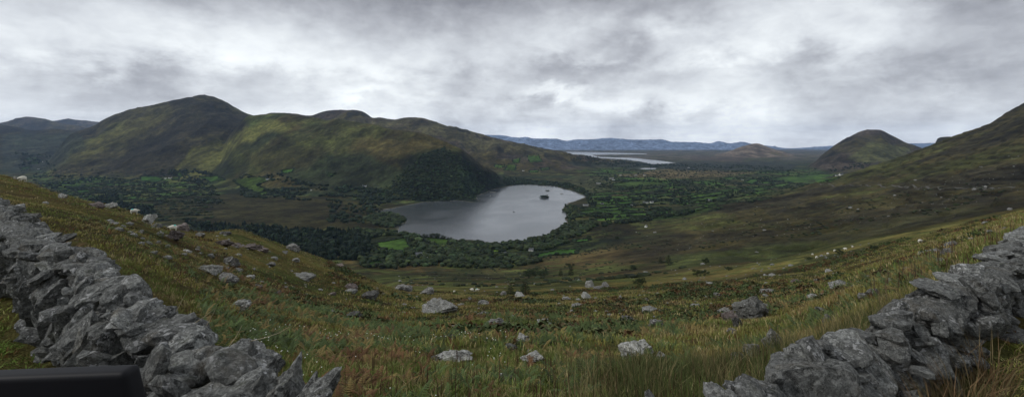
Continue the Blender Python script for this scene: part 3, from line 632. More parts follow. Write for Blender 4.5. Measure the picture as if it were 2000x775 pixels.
wood('cliff_wood', [([(800,325),(822,304),(868,289),(888,300),(915,318),(950,340),(985,355),(985,364),(950,376),(932,390),(900,391),(850,394),(790,392),(740,378),(770,350),(785,335)], 1500, 1850, 3600),
   ([(980,345),(1050,352),(1112,358),(1125,370),(1092,366),(1040,360),(990,364)], 520, 2400, 3800), ([(1112,358),(1130,365),(1160,380),(1148,396),(1146,384),(1125,373)], 160, 1900, 2900)], ['broad', 'bush', 'bush'], (3, 10), (.015, .024, .009), .5, 'dark wood on the steep slope dropping to the far shore of the lake')
BAND = (38., 3.6, -.02)
vs = [([(1120,392),(1200,380),(1320,372),(1420,362),(1480,345),(1520,345),(1500,372),(1420,392),(1320,402),(1200,412)], 420, 1500, 3400),
      ([(1110,440),(1130,416),(1200,412),(1350,404),(1400,402),(1340,420),(1240,436),(1160,445)], 330, 1200, 2100),
      ([(1180,345),(1290,345),(1340,352),(1400,352),(1460,346),(1440,362),(1300,372),(1170,372)], 300, 2000, 4000),
      ([(1200,320),(1300,318),(1440,322),(1540,328),(1560,336),(1480,338),(1300,334),(1200,328)], 600, 3500, 7000),
      ([(1130,305),(1240,310),(1320,322),(1290,330),(1180,326),(1100,312)], 380, 3500, 7000),
      ([(1600,330),(1640,325),(1700,318),(1700,326),(1650,334),(1600,340)], 70, 2500, 4200)]
wood('valley_trees', vs, ['broad', 'bush', 'broad'], (6, 11), (.014, .022, .009), .45, 'scattered trees and copses between the fields right of the lake')
wood('left_valley_trees', [([(60,340),(200,345),(300,360),(420,365),(440,400),(300,395),(180,392),(60,370)], 700, 1300, 4200),
      ([(30,300),(100,305),(110,335),(40,340)], 130, 2500, 6000), ([(310,335),(380,330),(430,345),(400,362),(320,362)], 200, 2000, 4000),
      ([(470,342),(540,342),(620,362),(760,372),(780,392),(740,400),(640,392),(560,392),(470,385)], 800, 1850, 3400), ([(640,395),(740,395),(760,412),(700,440),(640,435)], 160, 1200, 2200)],
     ['broad', 'bush'], (6, 12), (.014, .022, .010), .4, 'trees and copses along the foot of the left hills')
BAND = None
# hedges along the field edges
HP = []
for poly, d0, d1, c in FIELDS:
    pts = []
    for px, y in poly:
        X, D, z = ray(px, y, d0, d1); pts.append((X, D))
    for i in range(len(pts)):
        a, b = np.array(pts[i]), np.array(pts[(i+1) % len(pts)]); L = np.linalg.norm(b-a)
        if L > 900: continue
        for tq in np.arange(0, 1, 5.5/max(L, 6)):
            if vnoise(tq*L/25., i*7., 5) < .34: continue
            p = a+(b-a)*tq+RNG.normal(0, 1.2, 2); z = float(hgt(p[0], p[1])); 
            if z > .4: HP.append((p[0], p[1], z))
for _ in range(60):                                  # and along the plots of the field grid
    D_ = np.exp(RNG.uniform(math.log(1350), math.log(4200), 6000)); p_ = RNG.uniform(60, 1640, 6000); p_ = p_[(p_ < 460) | (p_ > 1130)]; D_ = D_[:len(p_)]; X_h = (p_-1000)/F*D_
    ri = np.searchsorted(DS, D_); ci_ = ((p_-PX0)/(PX1-PX0)*(NC-1)).astype(int); i_, e_ = plots(X_h, D_); z_ = hgt(X_h, D_)
    kk_ = (e_ < 2.6) & (plot_zone[ri, ci_] > .5) & (z_ < 60) & (z_ > .5) & (field_m[ri, ci_] < .5) & (vnoise(X_h/40., D_/40., 12) > .3) & (RNG.random(len(p_)) < .8)
    HP += list(zip(X_h[kk_], D_[kk_], z_[kk_]))
print('hedge points', len(HP))
HP = np.array(HP); HH = RNG.uniform(2.5, 5, len(HP))*np.where(RNG.random(len(HP)) < .12, 1.9, 1)
scatter_lumps('field_hedges', HP, HH, 'bush', C_(.014, .022, .009), .4, 'dark hedgerows dividing the small valley fields', W=1.5)
# gorse, scrub and bracken bushes over the lower slopes
SP = []
for poly, n, d0, d1 in [([(740,530),(1100,520),(1300,500),(1350,520),(1250,550),(1100,560),(800,562)], 330, 250, 900), ([(1150,440),(1400,410),(1700,380),(1900,360),(1990,380),(1750,440),(1450,480),(1250,500),(1150,490)], 700, 420, 1600),
                        ([(1040,470),(1200,445),(1240,480),(1100,510),(1060,510)], 420, 700, 1500), ([(300,385),(640,385),(720,420),(640,440),(330,425)], 260, 1000, 2300)]:
    P = screen_pts(poly, n, d0, d1); SP += [p for p in P if vnoise(p[0]/45., p[1]/45., 9) > .45]
SP = np.array(SP)
scatter_lumps('scrub', SP, RNG.uniform(.8, 2.6, len(SP)), 'bush', C_(.020, .027, .011), .4, 'low dark gorse and scrub dotted over the slopes', W=1.9)

# ------------------------------------------------------------------ single trees
def leaf_cloud(centres, radii, n, size, col, var, seed, flat=1.):
    rg = np.random.default_rng(seed); w = np.array(radii)**2; w = w/w.sum()
    idx = rg.choice(len(centres), n, p=w); d = rg.normal(size=(n, 3)); d /= np.linalg.norm(d, axis=1)[:, None]
    r = rg.random(n)**.45; p = np.array(centres)[idx]+d*(r*np.array(radii)[idx])[:, None]*[1, 1, flat]
    u = rg.normal(size=(n, 3)); u /= np.linalg.norm(u, axis=1)[:, None]; v = np.cross(u, rg.normal(size=(n, 3))); v /= np.linalg.norm(v, axis=1)[:, None]
    s = size*(.6+.8*rg.random(n))[:, None]
    V = np.stack([p-u*s, p+v*s*.6, p+u*s, p-v*s*.6], 1).reshape(-1, 3); Fq = np.arange(n*4).reshape(-1, 4)
    cl = col*(1+var*(rg.random((n, 1))-.5)*2)*(.8+.4*rg.random(len(centres)))[idx][:, None]
    return V, Fq, np.repeat(cl, 4, 0)
def tube_mesh(paths, sides=7):
    Vs, Fs, off = [], [], 0
    for pts, rads in paths:
        pts = np.array(pts, float); n = len(pts)
        for i in range(n):
            t = pts[min(i+1, n-1)]-pts[max(i-1, 0)]; t = t/np.linalg.norm(t); a = np.cross(t, [0, 1, .1] if abs(t[1]) < .9 else [1, 0, 0]); a /= np.linalg.norm(a); b = np.cross(t, a)
            for k in range(sides):
                th = 2*math.pi*k/sides; Vs.append(pts[i]+(a*math.cos(th)+b*math.sin(th))*rads[i])
        for i in range(n-1):
            for k in range(sides): Fs.append([off+i*sides+k, off+i*sides+(k+1) % sides, off+(i+1)*sides+(k+1) % sides, off+(i+1)*sides+k])
        off += n*sides
    return np.array(Vs), np.array(Fs)
def tree_proto(kind, seed, nleaf=1500, col=(.026, .04, .015)):     # height 1 m; scaled by the copies
    rg = np.random.default_rng(seed)
    if kind == 'conifer':
        tv = [([(0, 0, -.03), (.005, 0, .5), (0, 0, .97)], [.022, .014, .003])]; cen, rad = [], []
        for i in range(16):
            z = .12+.84*i/16; R = .23*(1-z)**.75+.015
            for j in range(5):
                a = j*1.257+i*.8+rg.random()*.5; q = .55+.4*rg.random(); cen.append((math.cos(a)*R*q, math.sin(a)*R*q, z+.02*rg.normal())); rad.append(R*.42+.012)
            tv.append(([(0, 0, z), (math.cos(a)*R, math.sin(a)*R, z-.02)], [.005, .002]))
        V, Fq, c = leaf_cloud(cen, rad, nleaf, .016, np.array(col)*.75, .4, seed, .6)
    else:
        tv = [([(0, 0, -.04), (.01, .01, .2), (.02*rg.normal(), .02, .42), (.03*rg.normal(), .0, .7)], [.034, .026, .018, .006])]; cen, rad = [], []
        nb = 13 if kind == 'broadleaf' else 10
        for i in range(nb):
            a = i*2.4+rg.random(); z = .36+.5*(i/nb)+.05*rg.normal(); R = (.30 if kind == 'broadleaf' else .4)*math.sqrt(max(.1, 1-((z-.5)/.5)**2))*(.6+.5*rg.random())
            if kind != 'broadleaf': z = z*.8
            p = (math.cos(a)*R, math.sin(a)*R, z); cen.append(p); rad.append(.12+.07*rg.random())
            tv.append(([(0, .005, z*.5), (p[0]*.5, p[1]*.5, z*.85), p], [.014, .008, .003]))
        cen.append((0, 0, .8 if kind == 'broadleaf' else .62)); rad.append(.17)
        V, Fq, c = leaf_cloud(cen, rad, nleaf, .026, np.array(col), .45, seed, .85)
    tV, tF = tube_mesh(tv, 6)
    return mesh_np('trunk', tV, tF, M['bark'], smooth=True), mesh_np('crown', V, Fq, M['leaf'], c)
TP = {k: [tree_proto(k, s) for s in (3, 8)] for k in ('conifer', 'broadleaf', 'thorn')}
TREES = []
def place_tree(px, y, h, kind, label, group=None, dmin=100, dmax=2600, sw=1., loc=None):
    X, D, z = loc if loc else ray(px, y, dmin, dmax)
    tr, cr = TP[kind][len(TREES) % 2]; nm = {'conifer': 'conifer_tree', 'broadleaf': 'broadleaf_tree', 'thorn': 'thorn_bush'}[kind]
    o = link(nm, None, None, (X, D, z-.1), (0, 0, len(TREES)*1.7), (h*sw, h*sw, h)); tag(o, label, 'tree' if kind != 'thorn' else 'bush', group)
    link('trunk', tr, o); link('crown', cr, o); TREES.append(o); return D
def hpx(px, y, pix, dmin=100, dmax=2600): return pix/F*ray(px, y, dmin, dmax)[1]
HT = [ # px, base y, height in px, kind, label, spread
 (997,577,26,'conifer','squat dark conifer, left one of the pair standing alone on the slope below the wall',1.6), (1026,576,34,'conifer','pointed dark conifer, the tallest of the pair standing alone on the slope below the wall',1.5),
 (1012,577,14,'thorn','low dark bush filling the gap between the two lone conifers',1.6), (1045,580,12,'thorn','low dark bush at the right foot of the lone conifer pair',1.6),
 (1045,542,26,'thorn','broad dark thicket above and right of the lone conifer pair',1.8), (1032,543,18,'thorn','small bush at the left end of the broad dark thicket',1.5), (1062,541,17,'thorn','small bush at the right end of the broad dark thicket',1.5),
 (1095,540,17,'conifer','small dark conifer, left of two beside the stream bed',1.3), (1115,539,20,'conifer','small dark conifer, right of two beside the stream bed',1.3), (1112,525,14,'thorn','bush on the slope just behind the two small conifers',1.5),
 (1246,558,15,'thorn','dark round bush beside the low grassy bank in mid slope',1.5), (1254,557,18,'thorn','taller dark bush at the right of the one on the low bank',1.0), (1236,527,13,'thorn','little dark bush on the green slope above the low bank',1.1),
 (1290,515,16,'conifer','left dark conifer of the pair on the green slope in the centre right',1.3), (1306,516,20,'conifer','right, taller dark conifer of the pair on the green slope in the centre right',1.3), (1379,516,15,'thorn','lone dark bush right of the conifer pair on the green slope',1.2),
 (1362,541,20,'thorn','dark bush, left and larger of the two by the pale grassy strip',1.2), (1377,539,16,'thorn','dark bush, right and smaller of the two by the pale grassy strip',1.2), (1423,529,11,'thorn','little bush right of the two by the pale grassy strip',1.6),
 (1640,498,14,'thorn','dark bush among the grazing sheep on the right slope',1.3), (1580,508,9,'thorn','low dark bush on the bank left of the grazing sheep',1.8), (1708,488,12,'thorn','spreading bush on the brown bank right of the grazing sheep',1.6),
 (1150,470,12,'broadleaf','round tree at the edge of the open hillside above the lake',1.3), (1205,470,9,'broadleaf','small round tree alone on the open hillside right of the lake',1.3),
]
for px, y, ph, kd, lb, sw in HT: place_tree(px, y, hpx(px, y, ph), kd, lb, None, 100, 2600, sw)
for i, px in enumerate([828,834,841,846,852,857,864,869,875,881]):     # line of trees on the spit of shore
    yb = np.interp(px, [828, 881], [463.5, 469.5]); place_tree(px, yb, hpx(px, yb, [8,7,9,11,12,11,9,8,6,7][i], 950, 1400), 'broadleaf', 'round tree in the row along the near lake shore beside the second bright field', 'row of trees on the near lake shore', 950, 1400, 1.05)
place_tree(1061, 464, hpx(1061, 464, 8, 1000, 1600), 'broadleaf', 'single tree leaning out over the water on the right part of the near lake shore', None, 1000, 1600)
# islets with their trees
def islet(px, y, wpx, trees, label):
    D = CAMZ*F/(y-HZ); X = (px-1000)/F*D; r = wpx/F*D/2
    V, Fc = ICO[3]; V = V*[r, r*.8, 2.0]*(1+.25*n3(V, 1.5, int(px)))[:, None]
    o = tag(link('islet', mesh_np('islet', V, Fc, M['grey_rock'], smooth=True), None, (X, D, .1)), label, 'islet')
    for i, (dx, hp) in enumerate(trees): place_tree(px, y, hp*.8/F*D, 'thorn', 'tree growing on the '+label, 'trees on the lake islets', sw=1.5, loc=(X+dx*r, D+r*.2*(-1)**i, .6-.24*hp*.8/F*D))
islet(1063, 386, 15, [(-.55, 9), (-.1, 12), (.35, 12), (.65, 8), (.1, 7)], 'larger wooded islet in the lake')
islet(1069, 373, 9, [(-.3, 4.5), (.4, 4)], 'small wooded islet behind the larger one')
islet(1097, 379, 6, [(0, 2.)], 'flat rocky islet near the right shore of the lake')
islet(1003.5, 414, 3.5, [], 'tiny dark rock alone in the middle of the lake')
islet(962, 375.5, 12, [(-.3, 4), (.3, 3)], 'low bushy islet close under the wooded cliff')
islet(958, 382.5, 3, [], 'tiny dark rock off the wooded cliff shore')
islet(1066, 364.5, 9, [(-.3, 1.5)], 'low islet at the far end of the lake')

# ------------------------------------------------------------------ houses
def box_v(x0, x1, y0, y1, z0, z1): return [(x, y, z) for z in (z0, z1) for x, y in ((x0, y0), (x1, y0), (x1, y1), (x0, y1))]
BQ = [[0, 3, 2, 1], [4, 5, 6, 7], [0, 1, 5, 4], [1, 2, 6, 5], [2, 3, 7, 6], [3, 0, 4, 7]]
def box(name, parent, b, mat): return link(name, mesh_np(name, box_v(*b), np.array(BQ), mat), parent)
def house(px, y, wpx, label, wall='plaster', roof='slate', rot=0, storeys=1, dmin=800, dmax=6000, chim=2, gable=False, group=None, wing=False, detail=True, kind='cottage', cat='house'):
    X, D, z = ray(px, y, dmin, dmax); L = wpx/F*D; L = max(L, 5.); Wd = min(7.5, L*.7) if not gable else L*.9; H = 2.7*storeys+.4; R = H+Wd*.42
    o = tag(link(kind, None, None, (X, D, z-.2), (0, 0, rot)), label, cat, group)
    a, b = L/2, Wd/2
    V = box_v(-a, a, -b, b, -1.2, H)+[(-a, 0, R), (a, 0, R)]
    link('wall', mesh_np('wall', V, [np.array([[0, 3, 2, 1], [0, 1, 5, 4], [2, 3, 7, 6], [1, 2, 6, 5], [3, 0, 4, 7]]), np.array([[5, 6, 9], [7, 4, 8]])], M[wall]), o)
    e = .35; t = .22; sl = (R-H)/b
    V = []
    for dz in (0.03, t): V += [(-a-e, -b-e, H-e*sl+dz), (a+e, -b-e, H-e*sl+dz), (a+e, 0, R+dz), (-a-e, 0, R+dz), (-a-e, b+e, H-e*sl+dz), (a+e, b+e, H-e*sl+dz)]
    Fq = [[0, 1, 2, 3], [3, 2, 5, 4], [9, 8, 7, 6], [10, 11, 8, 9], [0, 6, 7, 1], [4, 5, 11, 10], [0, 3, 9, 6], [3, 4, 10, 9], [1, 7, 8, 2], [2, 8, 11, 5]]
    rf = link('roof', mesh_np('roof', V, np.array(Fq), M[roof]), o)
    for c in range(chim): sx = (-1, 1)[c]*(a-.5); box('chimney', rf, (sx-.4, sx+.4, -.35, .35, R-.5, R+1.1), M[wall])
    if detail:
        n = max(2, int(L/3.2))
        for s in range(storeys):
            for i in range(n):
                x = -a+(i+.5)*L/n
                if s == 0 and i == n//2: box('door', o, (x-.5, x+.5, -b-.06, -b+.03, .2, 2.2), M['door']); continue
                box('window', o, (x-.55, x+.55, -b-.05, -b+.03, 1.0+2.7*s, 2.1+2.7*s), M['glass'])
    if wing:
        V = box_v(a*.3, a*.8, -b-3.5, -b-.02, -1.2, H*.85)+[(a*.55, -b-3.5, H*1.25), (a*.55, -b-.02, H*1.25)]
        link('porch', mesh_np('porch', V, [np.array([[0, 3, 2, 1], [1, 2, 6, 5], [3, 0, 4, 7], [5, 6, 9, 8], [7, 4, 8, 9]]), np.array([[0, 1, 5], [0, 5, 4], [4, 5, 8]])], M[wall]), o)
    return o
house(820, 501, 16, 'tall grey and white house with two gables among the dark trees below the lake', 'grey_plaster', 'slate', .25, 2, 850, 1150, 2, wing=True, kind='farmhouse')
house(842, 509, 17, 'pale cream low house right beside the tall grey house below the lake', 'plaster', 'slate', -.15, 1, 850, 1150, 2, wing=True)
house(932, 511, 6, 'tiny white gable end among trees below the middle of the lake', 'plaster', 'slate', 1.2, 1, 850, 1150, 1)
house(948, 502, 9, 'low building with a plain grey roof below the middle of the lake', 'grey_plaster', 'slate', .1, 1, 850, 1150, 0, kind='barn', cat='barn')
house(984, 498, 10, 'grey shed half hidden by trees right of the grey roofed barn', 'grey_plaster', 'slate', .2, 1, 850, 1250, 0, kind='shed', cat='shed')
house(1037, 490, 9, 'white cottage with a bare garden right of the sheds near the lake shore', 'plaster', 'slate', -.2, 1, 900, 1300, 2)
house(1083, 478, 19, 'long low barn with a rusty red roof near the right end of the lake', 'grey_plaster', 'red_roof', .1, 1, 950, 1400, 0, kind='barn', cat='barn')
house(1262, 444, 6, 'small white gabled cottage alone on the edge of the open hillside', 'plaster', 'slate', .9, 1, 1000, 1700, 2)
for px, y, wv, lb in [(1144,402,10,'long white bungalow near the right shore of the lake'), (1176,400,6,'white gabled cottage in the trees right of the long bungalow'), (1234,402,4,'tiny white cottage left of the big white farmhouse'),
   (1261,397,10,'big white farmhouse in the middle of the striped fields'), (1273,396,7,'pale outbuilding touching the right side of the big white farmhouse'), (1386,392,6,'white cottage among dark trees at the right end of the fields'),
   (1169,359,9,'white house on the near side of the village road'), (1195,349,9,'long white house in the village beyond the lake'), (1198,352,6,'low pale house in front of the long white village house'), (1226,345,7,'white village house right of the long one'),
   (1242,343,4,'small white village house'), (1259,343,5,'white house at the right end of the village'), (1212,343,4,'small pale house behind the village'),
   (524,351,9,'white farmhouse in the bright fields under the left hill'), (712,366,8,'white cottage halfway along the foot of the left hill'), (608,372,3,'tiny white cottage low under the left hill'), (332,349,6,'white house in the hollow between the two left hills'), (323,349,3,'tiny pale shed left of the white house in the hollow'),
   (175,352,3,'tiny white cottage far left in the valley'), (75,331,3,'tiny white cottage on the farthest left fields'), (84,317,3,'tiny pale cottage highest of the far left ones'), (1643,343,9,'white farmhouse in the trees at the foot of the right mountain'), (1634,344,5,'low farm building left of the white farmhouse at the right mountain'),
   (1022,334,4,'tiny white house below the patchwork fields beyond the lake'), (1345,328,4,'white house in the dark far woods near the bay'), (1313,324,3,'tiny white house close to the end of the bay'), (1450,352,4,'tiny white cottage beside the bright fields under the cone shaped hill')]:
    house(px, y, wv, lb, 'plaster', 'slate', (px % 7)*.12-.3, 1, 1200, 9000, 1 if wv < 6 else 2, detail=wv >= 8, kind='cottage' if wv < 9 else 'farmhouse')

# ------------------------------------------------------------------ stones
def stone_mesh(name, seed, dims, sub=4, cuts=14, rough=.06, mat='wall_rock', sharp=.72, detail=1., taper=0.):
    wl = mat == 'wall_rock'; cuts = 22 if wl else cuts+8
    rg = np.random.default_rng(seed); V, Fc = ICO[sub]; V = V.copy()
    if wl: V = V/(np.abs(V)**4).sum(1)[:, None]**.25*(1+.22*n3(V, 1.3, seed, 3))[:, None]; rough = rough*.85; sharp = sharp*1.10
    else: V = V*(1+.30*n3(V, 1.1, seed, 2))[:, None]
    for _ in range(cuts):                                   # split faces: flatten whatever sticks out past a random plane
        n = rg.normal(size=3); n /= np.linalg.norm(n); d = sharp*((.74+.50*rg.random()) if wl else (.70+.42*rg.random()))
        k = V@n; m = k > d; V[m] -= (k[m]-d)[:, None]*n
    if taper: V[:, :2] *= (1-taper*np.clip(V[:, 2:3]+.1, 0, 1))*[1, 1]; V[:, 0] += .25*np.clip(V[:, 2], 0, 1)*((seed % 2)*2-1)*taper
    V = V*np.array(dims)/2/ np.abs(V).max(0)
    s = 1/max(dims); nrm = V/np.linalg.norm(V, axis=1)[:, None]; L = max(dims)
    # layered cleavage plus general roughness
    V += nrm*(n3(V, 5*s, seed+40, 5)*rough*L)[:, None]
    lay = V[:, 2]*s*9+n3(V, 2*s, seed+60, 2)*1.2
    V[:, :2] += nrm[:, :2]*(((lay-np.floor(lay))-.5)*rough*.5*L*detail)[:, None]
    V += nrm*(n3(V, 14*s, seed+50, 3)*rough*.4*L)[:, None]
    rr = 1-np.abs(n3(V, 3.5*s, seed+70, 3))*2.2; V -= nrm*(np.clip(rr-.6, 0, 1)*rough*2.4*L)[:, None]
    rr = 1-np.abs(n3(V, 8*s, seed+75, 2))*2.2; V -= nrm*(np.clip(rr-.65, 0, 1)*rough*1.2*L)[:, None]
    return mesh_np(name, V, Fc, M[mat], smooth=False if sub < 4 else True)
def set_sharp(me, ang=35):
    try: me.set_sharp_from_angle(angle=math.radians(ang))
    except Exception: pass
    return me
def wall_line(side, x):
    return (1.49-.77*x) if side < 0 else (1.79+.68*x)
STONES = []
def add_stone(wall, x, y, z, dims, rot, seed, sub=4, mat='wall_rock', sharp=.72, rough=.06, taper=0.):
    me = set_sharp(stone_mesh('stone', seed, dims, sub, 12, rough, mat, sharp, 1., taper), 24); o = link('stone', me, wall, (x, y, z), rot); return o
def make_wall(side, label):
    wall = tag(link('dry_stone_wall', None, None, (0, 0, 0)), label, 'stone wall', 'dry stone walls along the roadside')
    sg = -1 if side < 0 else 1
    m = -.77 if side < 0 else .68
    tdir = np.array([sg, m*sg]); tdir /= np.linalg.norm(tdir)             # along the wall, away from the middle
    nrm = np.array([tdir[1]*sg*-1, tdir[0]*sg]) ; nrm = nrm if nrm[1] < 0 else -nrm      # towards the camera
    heading = math.atan2(tdir[1], tdir[0])
    x0 = -.42 if side < 0 else 1.05; S = np.array([x0, wall_line(side, x0)])
    ztop = CAMZ-(1.19 if side < 0 else 1.40); zg = CAMZ-2.08
    Lw = 19 if side < 0 else 16; T = .42 if side < 0 else .42
    # packing of small stones that shows dark in the joints
    rg = np.random.default_rng(99+side); Vs, Fs, off = [], [], 0
    for i in range(620 if side < 0 else 420):
        s = Lw*(rg.random()**1.4); q = rg.uniform(.0, T+.02); z = rg.uniform(zg, ztop+.0); V, Fc = ICO[2]
        r = rg.uniform(.05, .11)*(1+.05*s); V = V/(np.abs(V)**4).sum(1)[:, None]**.25*rg.uniform(.82, 1.12, (len(V), 1))*r*[1.25, .9, .5]
        e_ = Matrix.Rotation(rg.uniform(-1.2, 1.2), 3, 'Y') @ Matrix.Rotation(rg.uniform(0, 3.1), 3, 'Z'); V = V@np.array(e_); p = S+tdir*s+nrm*q
        Vs.append(V+[p[0], p[1], z]); Fs.append(Fc+off); off += len(V)
    tag(link('packing_stones', mesh_np('packing_stones', np.concatenate(Vs), np.concatenate(Fs), M['wall_rock']), wall), kind='stuff')
    # dark core so that no daylight shows through
    e = S+tdir*Lw; a, b = S+nrm*.14+tdir*.25, S+nrm*(T-.12)+tdir*.25; c, d = e+nrm*(T-.12), e+nrm*.14
    V = [(p[0], p[1], z) for z in (zg-.6, ztop-.42) for p in (a, b, c, d)]
    link('wall_core', mesh_np('wall_core', V, np.array(BQ), M['wall_rock']), wall)
    n = 0
    def put(s, q, z, dims, yaw, tilt, roll, sub=4, mat='wall_rock', sharp=.70, rough=.055):
        nonlocal n; n += 1; p = S+tdir*s+nrm*q
        add_stone(wall, p[0], p[1], z, dims, (roll, tilt, heading+yaw), 1000*(2+side)+n*7, sub, mat, sharp, rough)
    if side < 0:
        # jagged upright slabs where the wall runs down out of the picture
        for px, yt, wp, hp, Yd, lean in [(497,668,42,120,2.62,.12),(532,702,34,110,2.45,.45),(590,695,62,120,2.36,.42),(613,730,32,90,2.22,.38),(668,722,46,120,2.16,.72),(560,738,38,70,2.2,.5),(520,735,44,80,2.2,.5),(640,762,50,60,2.05,.6),
                                          (470,715,40,70,2.5,-.2),(455,745,60,60,2.35,.1),(500,755,60,50,2.2,.3)]:
            h = hp/F*Yd; zt = CAMZ-(yt-HZ)/F*Yd; n += 1
            sx = math.sin(lean)*h*.5
            add_stone(wall, (px-1000)/F*Yd-sx, Yd, zt-math.cos(lean)*h*.5, (wp/F*Yd*1.15, .17, h*1.2), (0.1, lean, .12), 31+n*3, 4, 'wall_rock', .8, .05, .75)
        # upright slabs leaning along the camera face
        s = .55
        while s < 12.5 and n < 54:
            w = rg.uniform(.10, .22)*(1+.11*s); hh = rg.uniform(.62, .95); put(s, T-.10+rg.uniform(-.08, .08), zg+.34+rg.uniform(0, .14), (w*.86, .30, hh), rg.uniform(-.25, .25), -.30+rg.uniform(-.18, .18), rg.uniform(-.12, .12)); s += w*1.0
        s = .3
        while s < 17 and n < 100:
            w = rg.uniform(.19, .40)*(1+.10*s); q = rg.uniform(.02, .30); hh = rg.uniform(.12, .30)
            put(s, q, ztop-hh*.42+rg.uniform(-.05, .04), (w*.92, rg.uniform(.24, .46), hh*.85), rg.uniform(-.6, .6), rg.uniform(-.6, .15), rg.uniform(-.3, .25), 4, 'wall_rock', .66); s += w*.62
    else:
        for px, y, wp, hp, Yd, dp, yaw, tl in [(1822,620,185,165,4.42,.62,.1,.05),(1660,712,190,130,3.42,.6,.15,.1),(1572,752,185,110,2.98,.55,.1,-.1),(1480,778,120,80,2.7,.5,-.1,-.15),(1585,700,70,55,3.15,.3,.3,.35),(1758,672,120,120,3.9,.5,.2,0),(1745,725,150,110,3.6,.4,.2,0),
                                       (1905,572,130,130,5.1,.6,.1,.05),(1958,535,110,120,6.0,.6,.2,0),(1997,508,95,100,6.9,.65,.1,0),(1886,640,60,75,4.75,.3,.1,.1),(1866,695,62,48,4.25,.28,.3,.2),(1935,648,46,26,5.0,.25,.2,0),(1850,665,50,95,4.2,.2,0,0),
                                       (1420,790,70,60,2.5,.3,.2,.3),(1722,668,70,60,3.95,.35,.2,.2),(1640,760,150,90,3.1,.45,.2,.1)]:
            n += 1; add_stone(wall, (px-1000)/F*Yd, Yd, CAMZ-(y-HZ)/F*Yd, (wp/F*Yd*.97, dp, hp/F*Yd*.97), (tl*.5, tl, heading+yaw-.35), 51+n*5, 4, 'wall_rock', .70, .06)
        s = 5.2
        while s < 16 and n < 60:
            w = rg.uniform(.45, .8); put(s, T*.55, zg+.36, (w, .42, .72), rg.uniform(-.15, .15), rg.uniform(-.08, .08), rg.uniform(-.08, .08)); s += w*.8
        s = 3.6
        while s < 16 and n < 98:
            w = rg.uniform(.45, .85); put(s, rg.uniform(.09, .24), ztop-.02+rg.uniform(-.06, .04), (w, rg.uniform(.35, .5), rg.uniform(.10, .2)), rg.uniform(-.4, .4), rg.uniform(-.2, .2), rg.uniform(-.15, .15), 4, 'wall_rock', .68); s += w*.55
    return wall
make_wall(-1, 'rough dry stone wall of leaning grey slabs running down the left side, ending in jagged points')
make_wall(1, 'dry stone wall of big rounded grey blocks climbing out of the picture on the right')
# the one slab tip poking up at the bottom edge between the walls
Xs, Ys = (1312-1000)/F*2.75, 2.75
tag(link('pointed_stone', set_sharp(stone_mesh('pointed_stone', 777, (.20, .18, .75), 4, 14, .05, 'wall_rock', .8)), None, (Xs, Ys, CAMZ-(755-HZ)/F*2.75-.36), (0, -.35, .3)), 'pointed grey stone tip at the bottom edge between the two walls', 'stone')

